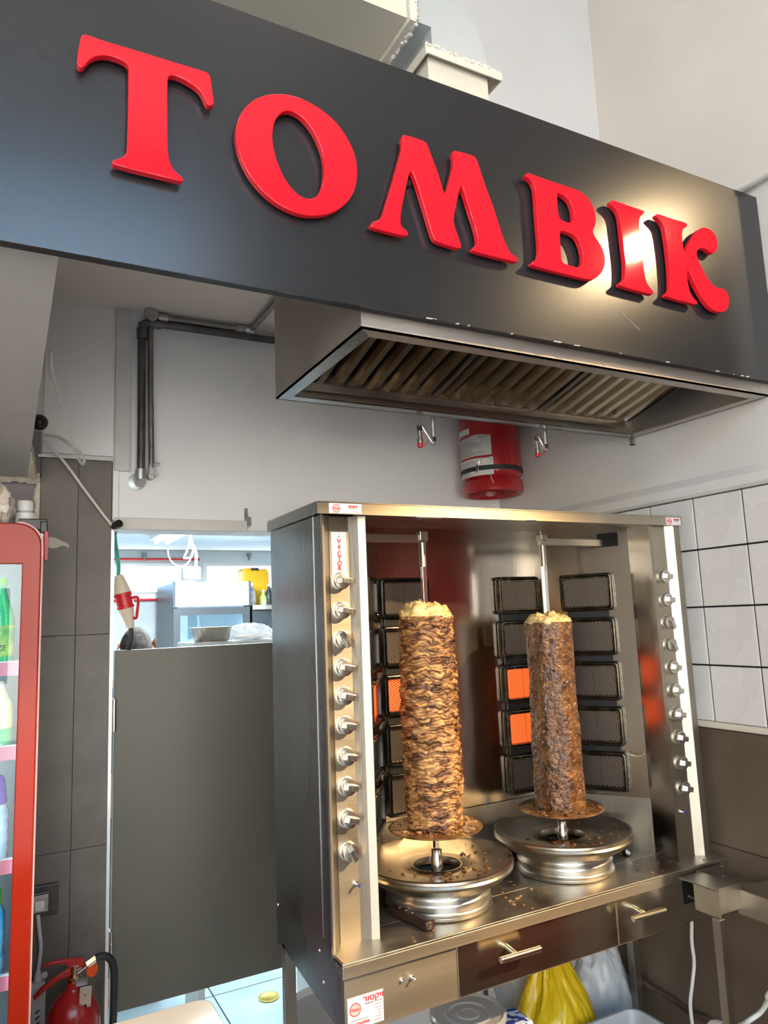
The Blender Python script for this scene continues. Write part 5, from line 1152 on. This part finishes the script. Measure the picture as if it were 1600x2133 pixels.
tub = thing('lidded_tub', (.935, 1.62, ZS), 'clear plastic tub with a round ribbed lid under the grill', 'tub')
tcx, tcy = P_(975, 2110, 1.66).x, 1.66
tub.location = (tcx, tcy, ZS); WORLD[tub.name] = Vector((tcx, tcy, ZS))
zt = P_(975, 2108, 1.66).z
CLR = film_mat('clear_tub_plastic', (.60, .58, .54), .25, .15)
MB().lathe([(.075, 0), (.080, .004), (.088, zt-ZS-.014)], (tcx, tcy, ZS), (0, 0, 1), 44, True, False).build('body', CLR, tub)
MB().lathe([(.093, -.014), (.095, -.008), (.095, 0), (.088, .003), (.083, -.002), (.060, -.003), (.056, .0), (.050, .0), (.047, -.004), (.030, -.004), (.028, -.001), (.020, -.001), (.018, -.003), (0, -.003)], (tcx, tcy, zt), (0, 0, 1), 48, False, False).build('lid', CLR, tub, ang=30)
MB().lathe([(.070, 0), (.082, zt-ZS-.06)], (tcx, tcy, ZS+.004), (0, 0, 1), 40).build('contents', mat('pale_sauce', (.42, .40, .38), (.50, .48, .45), 9, .5), tub)
tr = thing('food_tray', (P_(1316, 2098, 1.66).x-.115, 1.56, ZS), 'deep grey plastic tray, bottom right under the grill', 'tray')
tq = P_(1316, 2098, 1.66); tz = tq.z
def tray_ring(w_, d_, r_, z_): return [(tq.x-.115+x*1.0, tq.y-.100+y, z_) for x, y in rrect(w_, d_, r_, 7)]
MB().grid([tray_ring(.18, .14, .03, ZS+.001), tray_ring(.23, .19, .03, tz-.008), tray_ring(.25, .21, .035, tz-.006), tray_ring(.25, .21, .035, tz), tray_ring(.235, .195, .03, tz), tray_ring(.225, .185, .03, tz-.010), tray_ring(.18, .14, .03, ZS+.006)], closeu=True).build('tray_shell', mat('grey_plastic', (.42, .43, .42), (.48, .49, .48), 8, .4), tr)
MB().prism(tray_ring(.18, .14, .03, ZS+.002), (0, 0, .003)).build('tray_floor', MATS['grey_plastic'], tr)
bl = mat('blue_white_weave', (.03, .06, .30), (.75, .78, .85), 70, .6, contrast=(.48, .52), detail=0)
q = P_(1072, 2118, 1.70)
tag(MB().box(q.x-.05, q.x+.03, 1.66, 1.74, ZS, q.z).build('patterned_box', bl, None, bevel=.003), 'small blue and white patterned box between tub and yellow bag', 'box')
lg = P_(1040, 2060, 1.95)
tag(MB().box(lg.x-.008, lg.x+.008, 2.02, 2.036, 0, .79).build('table_leg', STEEL_DK, None, bevel=.001), 'thin brown metal leg behind the lidded tub', 'leg')
bk = thing('plastic_bucket', (.885, 2.13, 0), 'tall white plastic bucket under the left end of the grill', 'bucket')
MB().lathe([(.105, 0), (.110, .005), (.125, .46), (.131, .462), (.131, .50), (.128, .502), (.122, .48), (.108, .01)], (.900, 2.13, 0), (0, 0, 1), 44, False, False).build('body', WHITE_PL, bk)
MB().lathe([(.0, 0), (.124, 0), (.124, .004), (0, .006)], (.900, 2.13, .478), (0, 0, 1), 44, False, False).build('lid', WHITE_PL, bk)
q = P_(808, 2128, 1.60)
pb = crumple('plastic_bag', (.83, 1.72, .44), (.045, .05, .14), film_mat('purple_film', (.14, .06, .16), .1, .3), 'dark purple plastic bag just below the sticker', 'bag', 1.9, .64, .3, 36); pb['group'] = 'plastic bags under the grill'
tag(MB().lathe([(.050, 0), (.055, .004), (.058, .21), (.061, .212), (.061, .222), (0, .224)], (.885+.02, 1.62, ZS), (0, 0, 1), 32).build('plastic_jar', mat('rosy_plastic', (.46, .36, .33), None, rough=.4)), 'rosy beige plastic jar beside the lidded tub', 'jar')

# ------------------------------------------------------------------ kitchen seen through the doorway
kf = thing('display_fridge', (1.36, 5.45, 0), 'upright display fridge with glowing white header in the kitchen', 'fridge')
kx0, kx1, ky = 1.091, 1.632, 5.20
KBL = mat('fridge_black', (.03, .035, .04), None, rough=.35)
MB().box(kx0, kx0+.03, ky, ky+.55, .05, 1.90).box(kx1-.03, kx1, ky, ky+.55, .05, 1.90).box(kx0+.03, kx1-.03, ky+.52, ky+.55, .05, 1.90).box(kx0+.03, kx1-.03, ky+.02, ky+.52, 1.88, 1.90).box(kx0+.03, kx1-.03, ky+.02, ky+.52, .05, .20).build('cabinet', KBL, kf, smooth=False)
MB().box(kx0+.012, kx1-.004, ky-.03, ky+.02, 1.735, 1.905).build('header_light', mat('lit_header', (.85, .9, .95), None, rough=.4, emit=(.80, .92, 1.0), estr=1.0), kf, bevel=.006)
MB().box(kx0-.004, kx0+.012, ky-.032, ky+.02, 1.73, 1.91).build('header_cheek', KBL, kf, smooth=False)
MB().box(kx1-.004, kx1+.010, ky-.032, ky+.02, 1.73, 1.91).build('header_cheek', KBL, kf, smooth=False)
kd_ = MB().box(kx0, kx0+.045, ky-.03, ky-.002, .2, 1.725).box(kx1-.045, kx1, ky-.03, ky-.002, .2, 1.725).box(kx0+.045, kx1-.045, ky-.03, ky-.002, 1.675, 1.725).box(kx0+.045, kx1-.045, ky-.03, ky-.002, .2, .25).build('door_frame', KBL, kf, smooth=False)
MB().box(kx0+.045, kx1-.045, ky-.018, ky-.012, .25, 1.675).build('glass', glass_mat('fridge_glass', (.85, .95, 1.0), .12, .02), kd_, smooth=False)
for z in (1.32, 1.0): MB().box(kx0+.03, kx1-.03, ky+.04, ky+.50, z, z+.008).build('shelf', WHITE_PL, kf, smooth=False)
MB().box(kx0+.031, kx0+.036, ky+.02, ky+.51, .2, 1.87).box(kx1-.036, kx1-.031, ky+.02, ky+.51, .2, 1.87).box(kx0+.036, kx1-.036, ky+.512, ky+.519, .2, 1.87).build('liner', mat('glowing_liner', (.70, .78, .82), None, rough=.4, emit=(.6, .85, 1), estr=.25), kf, smooth=False)  # liner is given its own faint glow though it is no lamp
crumple('wrapped_food', (1.40, 5.40, 1.43), (.17, .12, .10), film_mat('cling_film', (.75, .82, .84), .25, .2), 'clear film wrapped food heap inside the display fridge', 'food', 4.4, .95, .3, 36)
tag(MB().box(1.12, 1.32, 5.26, 5.45, 1.328, 1.42).box(1.115, 1.325, 5.255, 5.455, 1.42, 1.435).build('food_box', film_mat('clear_box', (.55, .70, .78), .4, .1), None, bevel=.006), 'clear plastic food box inside the display fridge', 'box')
# black counter fridge beside it with jerrycan and bottles on top
cf = thing('undercounter_fridge', (1.95, 5.5, 0), 'black kitchen cabinet with a steel edge right of the display fridge', 'cabinet')
MB().box(1.665, 2.30, 5.22, 5.75, 0, 1.70).build('cabinet', KBL, cf, bevel=.004, smooth=False)
MB().box(1.72, 2.26, 5.205, 5.22, .3, 1.60).build('door', mat('dark_glass_door', (.02, .03, .035), None, rough=.08, coat=.5), cf, smooth=False)
MB().box(1.660, 2.31, 5.19, 5.76, 1.70, 1.735).build('top_edge', STEEL, cf, bevel=.003, smooth=False)
MB().tube([(1.80, 5.19, 1.665), (2.20, 5.19, 1.665)], .008, 8).build('handle', CHROME, cf)
jc = thing('jerrycan', (1.74, 5.5, 1.735), 'yellow plastic jerrycan with dark cap on the black kitchen cabinet', 'jerrycan')
jb = [(1.665, 1.735), (1.865, 1.735), (1.868, 1.98), (1.855, 2.012), (1.83, 2.020), (1.81, 2.005), (1.73, 2.005), (1.715, 2.020), (1.68, 2.022), (1.662, 2.01), (1.660, 1.98)]
MB().prism([(x, 5.42, z) for x, z in jb], (0, .16, 0)).build('body', YELLOW_PL, jc, bevel=.012, seg=3)
MB().tube(smooth_path([(1.72, 5.50, 2.004), (1.73, 5.50, 2.02), (1.80, 5.50, 2.02), (1.815, 5.50, 2.004)], 4), .010, 10).build('handle', YELLOW_PL, jc)
MB().lathe([(.024, 0), (.026, .004), (.026, .018), (.022, .020)], (1.765, 5.45, 2.005), (0, 0, 1), 20).build('cap', BLACK, jc)
for x, h_, m_, lb_ in ((1.70, .15, mat('printed_pouch', (.72, .72, .72), (.45, .25, .22), 30, .5), 'white printed bottle before the yellow jerrycan'), (1.785, .10, mat('lime_film', (.55, .62, .12), (.72, .74, .60), 20, .4), 'lime coloured wrapped bottle before the yellow jerrycan'), (1.83, .14, KBL, 'dark bottle before the yellow jerrycan, rightmost')):
    b_ = thing('condiment_bottle', (x, 5.32, 1.735), lb_, 'bottle', 'condiments on the kitchen cabinet')
    MB().lathe([(.026, 0), (.028, .004), (.028, h_*.6), (.012, h_*.85), (.010, h_)], (x, 5.32, 1.735), (0, 0, 1), 20).build('body', m_, b_)
    MB().lathe([(.012, 0), (.012, .016)], (x, 5.32, 1.735+h_), (0, 0, 1), 14).build('cap', WHITE_PL, b_)
tag(MB().prism([(1.96, 4.84, 1.15), (1.96, 5.14, 1.15), (1.80, 5.14, 2.19), (1.80, 4.84, 2.19)], (.5, 0, 0)).build('canopy_panel', mat('pale_blue_panel', (.42, .52, .60), None, rough=.4)), 'pale blue slanted panel at the right of the kitchen opening', 'panel')
# shelf behind the half door with a pan and bread
ksh = thing('pass_shelf', (.85, 2.72, 0), 'pale shelf behind the grey half door', 'shelf')
MB().box(.618, 1.10, 2.600, 2.86, 1.527, 1.541).build('board', mat('pale_laminate', (.55, .56, .56), None, rough=.4), ksh, bevel=.001, smooth=False)
MB().box(.64, .66, 2.63, 2.83, 0, 1.527).box(1.06, 1.08, 2.63, 2.83, 0, 1.527).build('support', mat('pale_laminate', (.55, .56, .56), None, rough=.4), ksh, smooth=False)
spn = thing('steel_pan', (.700, 2.70, 1.541), 'small deep steel pan standing on the kitchen shelf', 'pan')
def pring(w_, d_, r_, z_): return [(.705+x, 2.70+y, z_) for x, y in rrect(w_, d_, r_, 7)]
MB().grid([pring(.106, .10, .025, 1.5415), pring(.116, .11, .025, 1.550), pring(.126, .12, .025, 1.590), pring(.142, .136, .02, 1.592), pring(.142, .136, .02, 1.594), pring(.124, .118, .024, 1.592), pring(.112, .106, .024, 1.548)], closeu=True).prism(pring(.110, .104, .024, 1.5412), (0, 0, .002)).build('shell', STEEL_DK, spn, ang=50)
crumple('bread_bag', (.855, 2.72, 1.566), (.072, .07, .030), film_mat('clear_bag_film', (.80, .80, .80), .45, .12), 'clear plastic bag around flatbread on the kitchen shelf', 'bag', 5.2, .8, .25, 44)
tag(MB().lathe([(.045, 0), (.056, .003), (.058, .009), (.050, .014), (0, .016)], (.855, 2.72, 1.5445), (0, 0, 1), 30, False, False).build('flatbread', mat('baked_bread', (.50, .32, .14), (.66, .48, .26), 14, .7)), 'round flatbread inside the clear bag', 'bread')
# ceiling tube lamps, cables and pipes in the kitchen
for n_, x in enumerate((.95, 2.2)):
    tb = thing('tube_lamp', (x, 4.1, 2.16), ('long fluorescent lamp on the kitchen ceiling, left one', 'long fluorescent lamp on the kitchen ceiling, right one')[n_], 'lamp', 'kitchen ceiling lamps')
    MB().box(x-.07, x+.07, 3.28, 4.92, 2.165, KZ).build('housing', WHITE_PL, tb, bevel=.004, smooth=False)
    MB().tube([(x-.035, 3.32, 2.150), (x-.035, 4.88, 2.150)], .013, 10).tube([(x+.035, 3.32, 2.150), (x+.035, 4.88, 2.150)], .013, 10).build('tube', mat('lit_tube', (.9, .95, 1), None, rough=.5, emit=(.82, .93, 1.0), estr=6), tb)
kc = P_(395, 1105, 3.6)
tag(MB().tube([P_(385+14*math.cos(t), 1106+5*math.sin(t), 3.6) for t in [2*PI*k/14*1.6 for k in range(15)]]+[P_(398, 1115, 3.6), P_(396, 1130, 3.6), P_(404, 1140, 3.6), P_(409, 1155, 3.6), P_(408, 1178, 3.6)], .0075, 8).build('ceiling_cable', mat('pale_green_cable', (.55, .66, .66), None, rough=.5)), 'coiled pale cable hanging from the kitchen ceiling', 'cable')
tag(MB().tube(smooth_path([P_(396, 1118, 3.6), P_(392, 1140, 3.6), P_(384, 1160, 3.6)], 5)+smooth_path([P_(383, 1163, 3.6), P_(398, 1160, 3.61), P_(402, 1142, 3.61), P_(400, 1125, 3.61)], 5), .005, 8).build('ceiling_cable', WHITE_CB), 'thin white cable loop hanging from the kitchen ceiling', 'cable')
tag(MB().tube(smooth_path([P_(349, 1142, 3.7), P_(351, 1158, 3.7), P_(360, 1173, 3.7), P_(377, 1180, 3.7), P_(392, 1172, 3.7), P_(400, 1155, 3.7)], 6), .004, 6).build('ceiling_cable', mat('grey_cable', (.4, .42, .45), None, rough=.5)), 'thin grey cable hanging in a wide arc in the kitchen', 'cable')
tag(MB().box(P_(380, 1180, 3.62).x, P_(416, 1180, 3.62).x, 3.60, 3.66, P_(400, 1208, 3.62).z, P_(400, 1181, 3.62).z).build('junction_box', WHITE_PL, None, bevel=.006), 'white box hanging on the kitchen cable', 'box')
tag(MB().tube([(-.4, KY-.035, 2.128), (1.44, KY-.035, 2.128)], .010, 10).build('sprinkler_pipe', RED_PL), 'upper thin red pipe along the kitchen rear wall', 'pipe', 'red pipes on the kitchen wall')
tag(MB().tube([(-.4, KY-.035, 1.815), (1.18, KY-.035, 1.815)], .009, 10).build('sprinkler_pipe', RED_PL), 'lower thin red pipe along the kitchen rear wall', 'pipe', 'red pipes on the kitchen wall')
for px, lb_ in ((301, 'left'), (519, 'right')):
    c = P_(px, 1156, KY-.04); ltc = thing('window_latch', c, 'grey window latch above the %s kitchen window' % lb_, 'latch', 'kitchen window latches')
    MB().box(c.x-.018, c.x+.018, KY-.045, KY-.021, c.z-.012, c.z+.018).build('catch', mat('dull_metal', (.22, .24, .25), None, rough=.5, metal=.5), ltc, bevel=.003)
    MB().box(c.x-.006, c.x+.006, KY-.045, KY-.025, c.z-.045, c.z-.012).build('lever', MATS['dull_metal'], ltc, bevel=.002)
tag(MB().lathe([(.035, 0), (.045, .001), (.045, .004), (.036, .005), (.030, .002), (0, .002)], (at(560, 2077, 'Z', .002).x, at(560, 2077, 'Z', .002).y, .001), (0, 0, 1), 28, False, False).build('floor_drain', mat('brass', (.55, .42, .10), None, rough=.3, metal=.9)), 'small brass floor drain in the blue grey kitchen floor', 'drain')

# ------------------------------------------------------------------ person in the kitchen, seen from behind above the half door
def skin_body(name, J, E, m, parent, sub=2):
    me = bpy.data.meshes.new(name); me.from_pydata([j[0] for j in J], E, []); me.materials.append(m)
    o = bpy.data.objects.new(name, me); COL.objects.link(o)
    sk = o.modifiers.new('skin', 'SKIN'); sk.use_smooth_shade = True
    sv = me.skin_vertices[0].data if me.skin_vertices else None
    if sv is None:
        bm = bmesh.new(); bm.from_mesh(me); bm.verts.layers.skin.verify(); bm.to_mesh(me); bm.free(); sv = me.skin_vertices[0].data
    for i, j in enumerate(J): sv[i].radius = j[1] if isinstance(j[1], tuple) else (j[1], j[1])
    sv[0].use_root = True
    s2 = o.modifiers.new('sub', 'SUBSURF'); s2.levels = sub; s2.render_levels = sub
    place(o, Vector((0, 0, 0)), parent)
    return o
PX, PY = .585, 3.62
per = thing('person', (PX, PY, 0), 'person with short grey hair in a dark shirt behind the half door, back turned', 'person')
SKIN = mat('skin', (.34, .17, .11), (.40, .21, .14), 20, .5, sss=.1)
HAIR = mat('grey_cropped_hair', (.026, .022, .019), (.055, .047, .040), 45, .95, bump=.5, bscale=700, spec=.08)
SHIRT = mat('navy_cotton', (.025, .028, .045), (.032, .036, .055), 30, .85)
JEAN = mat('dark_trousers', (.02, .022, .03), None, rough=.85)
def pp(x, y, z): return (PX+x, PY+y, z)
# body: one continuous figure (pelvis, spine, neck, arms reaching forward to the worktop, legs)
J = [(pp(0, .02, .86), (.15, .11)), (pp(-.005, .0, 1.02), (.14, .105)), (pp(-.01, .01, 1.20), (.155, .11)), (pp(-.005, .05, 1.315), (.10, .08)), (pp(.01, .08, 1.375), (.052, .052)), (pp(.02, .10, 1.43), (.05, .05)),
     (pp(-.14, .04, 1.29), .066), (pp(-.185, .06, 1.22), .056), (pp(-.20, .12, 1.00), .044), (pp(-.185, .33, 1.06), .032),
     (pp(.13, .04, 1.29), .066), (pp(.175, .06, 1.22), .056), (pp(.195, .14, 1.00), .044), (pp(.15, .34, 1.05), .032),
     (pp(-.085, .02, .76), .088), (pp(-.095, .0, .45), .060), (pp(-.095, .03, .09), .040), (pp(-.10, -.10, .04), .038),
     (pp(.085, .02, .76), .088), (pp(.095, .0, .45), .060), (pp(.095, .03, .09), .040), (pp(.10, -.10, .04), .038)]
J = [(p, r) for p, r in J]
E_ = [(0, 1), (1, 2), (2, 3), (3, 4), (4, 5), (3, 6), (6, 7), (7, 8), (8, 9), (3, 10), (10, 11), (11, 12), (12, 13), (0, 14), (14, 15), (15, 16), (16, 17), (0, 18), (18, 19), (19, 20), (20, 21)]
body = skin_body('body', J, E_, SKIN, per)
# shirt and trousers as clothing over the body
JS = [(pp(0, .02, .90), (.165, .125)), (pp(-.005, .0, 1.02), (.152, .118)), (pp(-.01, .01, 1.20), (.168, .123)), (pp(-.005, .05, 1.325), (.105, .088)), (pp(-.14, .04, 1.295), .076), (pp(-.187, .06, 1.21), .068), (pp(-.196, .09, 1.10), .060), (pp(.13, .04, 1.295), .076), (pp(.177, .06, 1.21), .068), (pp(.188, .09, 1.10), .060)]
skin_body('shirt', JS, [(0, 1), (1, 2), (2, 3), (3, 4), (4, 5), (5, 6), (3, 7), (7, 8), (8, 9)], SHIRT, per)
JT = [(pp(0, .02, .88), (.162, .122)), (pp(-.085, .02, .76), .098), (pp(-.095, .0, .45), .074), (pp(-.095, .03, .08), .058), (pp(.085, .02, .76), .098), (pp(.095, .0, .45), .074), (pp(.095, .03, .08), .058)]
skin_body('trousers', JT, [(0, 1), (1, 2), (2, 3), (0, 4), (4, 5), (5, 6)], JEAN, per)
hc = Vector(pp(.025, .115, 1.492))
def head_pt(th, a, s=1.0):
    d = Vector((math.cos(a)*math.cos(th), math.sin(a)*math.cos(th), math.sin(th)))
    k = Vector((.074, .094, .112))
    p = Vector((d.x*k.x, d.y*k.y, d.z*k.z))*s
    if d.z < 0: p.x *= 1-.25*(-d.z); p.y += .02*(-d.z)
    if d.y > 0 and d.z < .1: p.y += .012*d.y
    return hc+p
def head_mesh(name, m, s, th0, th1, amin=None):
    P = []
    for j in range(25):
        th = th0+(th1-th0)*j/24; P.append([head_pt(th, 2*PI*i/40, s) for i in range(40)])
    mb = MB().grid(P, closeu=True); mb.f += [tuple(24*40+i for i in range(40))]
    return mb.build(name, m, per, ang=80)
hd = head_mesh('head', SKIN, 1.0, -PI/2+.05, PI/2-.02)
P = []
for j in range(18):
    row = []
    for i in range(48):
        a = 2*PI*i/48; front = max(0, math.sin(a)); low = -.25+.80*front**.8+.42*abs(math.cos(a))**3
        th = low+(PI/2-.03-low)*j/17; row.append(head_pt(th, a, 1.035+.01*noise.noise(Vector((a*3, th*6, 1)))))
    P.append(row)
mbh = MB().grid(P, closeu=True); mbh.f += [tuple(17*48+i for i in range(48))]
mbh.build('hair', HAIR, per, ang=80)
for s in (-1, 1):
    e0 = hc+Vector((s*.073, -.012, .034)); R = []
    for k in range(16):
        t = 2*PI*k/16; R.append(e0+Vector((s*(.010+.008*abs(math.sin(t*.5))), .017*math.cos(t), .030*math.sin(t))))
    MB().add([e0+Vector((s*-.004, 0, 0))]+R+[e0+Vector((s*.010, .002, 0))], [(0, 1+k, 1+(k+1) % 16) for k in range(16)]+[(17, 1+(k+1) % 16, 1+k) for k in range(16)]).build('ear', SKIN, per, ang=80)
MB().add([hc+Vector((0, .120, -.018)), hc+Vector((-.014, .098, -.030)), hc+Vector((.014, .098, -.030)), hc+Vector((0, .098, .022))], [(0, 1, 2), (0, 3, 1), (0, 2, 3), (1, 3, 2)]).build('nose', SKIN, per)
for s in (-1, 1): MB().lathe([(0, -.010), (.006, -.008), (.010, 0), (.006, .008), (0, .010)], hc+Vector((s*.030, .088, .006)), (1, 0, 0), 12, False, False).build('eye', WHITE_PL, per)
MB().box(hc.x-.022, hc.x+.022, hc.y+.094, hc.y+.100, hc.z-.060, hc.z-.052).build('mouth', mat('lips', (.35, .14, .12), None, rough=.5), per, bevel=.003)
# hands with five fingers resting on the worktop
for s, hx, hy, hz_ in ((-1, -.180, .345, 1.062), (1, .146, .355, 1.052)):
    b0 = Vector(pp(hx, hy, hz_)); JH = [(b0, (.026, .016)), (b0+Vector((0, .05, .0)), (.036, .014)), (b0+Vector((0, .075, 0)), (.036, .012))]; EH = [(0, 1), (1, 2)]
    for k, (dx, ln) in enumerate(((-.028, .060), (-.010, .070), (.010, .066), (.027, .052))):
        i = len(JH); JH += [(b0+Vector((dx, .085, 0)), .0095), (b0+Vector((dx*1.05, .085+ln*.5, .004)), .0085), (b0+Vector((dx*1.05, .085+ln, -.010)), .0075)]; EH += [(2, i), (i, i+1), (i+1, i+2)]
    i = len(JH); JH += [(b0+Vector((-s*.030, .030, 0)), .0115), (b0+Vector((-s*.050, .060, -.004)), .0095), (b0+Vector((-s*.052, .085, -.008)), .008)]; EH += [(0, i), (i, i+1), (i+1, i+2)]
    skin_body('hand', JH, EH, SKIN, per)
kt = thing('kitchen_worktable', (.55, 4.25, 0), 'steel worktable in the kitchen before the person', 'table')
MB().box(.10, 1.00, 3.98, 4.50, .985, 1.02).build('top', STEEL, kt, bevel=.003, smooth=False)
for x in (.13, .97):
    for y in (4.02, 4.46): MB().box(x-.015, x+.015, y-.015, y+.015, 0, .985).build('leg', STEEL, kt, smooth=False)

# ------------------------------------------------------------------ lamps, added ceiling panels and a cooler in the shop behind the camera
def track_lamp(p, target, label):
    p = Vector(p); d = (Vector(target)-p).normalized(); t = thing('track_lamp', p, label, 'lamp', 'track spot lamps')
    b = p-d*.008
    MB().lathe([(.046, -.006), (.048, -.010), (.048, -.13), (.030, -.15), (.0, -.152)], b, d, 28, False, False).build('lamp_head', BLACK, t)
    MB().lathe([(.0, 0), (.044, 0)], b-d*.004, d, 28, False, False).build('lens', mat('lit_lens', (1, .9, .75), None, rough=.4, emit=WARM, estr=25), t)
    MB().tube([b-d*.10, (b-d*.10)+Vector((0, 0, .08)), ((b-d*.10).x, (b-d*.10).y, ZHI)], .008, 8).build('stem', BLACK, t)
track_lamp(LAMP_A, (0.80, 1.45, 1.2), 'black track spot lamp aimed at the grill from the right')
track_lamp(LAMP_B, (0.70, 1.42, 0.98), 'black track spot lamp far back in the shop')
for x, y, lb_ in ((-.6, .1, 'left square ceiling panel lamp added unseen in the shop'), (.9, .3, 'right square ceiling panel lamp added unseen in the shop')):
    t = thing('added_panel_lamp', (x, y, 4.23), lb_, 'lamp', 'added ceiling panel lamps')  # unseen fittings added around the fill lights
    MB().box(x-.33, x+.33, y-.33, y-.30, 4.235, ZHI).box(x-.33, x+.33, y+.30, y+.33, 4.235, ZHI).box(x-.33, x-.30, y-.30, y+.30, 4.235, ZHI).box(x+.30, x+.33, y-.30, y+.30, 4.235, ZHI).build('frame', WHITE_PL, t, smooth=False)
    MB().box(x-.30, x+.30, y-.30, y+.30, 4.250, 4.258).build('diffuser', mat('lit_diffuser', (.9, .9, .88), None, rough=.5, emit=NEUT, estr=3), t, smooth=False)
rc = thing('drinks_cooler', (2.45, -.35, 0), 'second red drinks cooler standing in the shop behind the camera', 'cooler')
MB().box(2.17, 2.75, -.70, -.06, .05, 1.98).build('cabinet', RED_FR, rc, bevel=.02, smooth=False)
MB().box(2.20, 2.72, -.06, -.035, .15, 1.88).build('door', mat('cooler_red_door', (.70, .02, .015), None, rough=.25, coat=.4), rc, bevel=.006, smooth=False)
MB().box(2.22, 2.235, -.035, -.01, .8, 1.3).build('handle', CHROME, rc, bevel=.002, smooth=False)
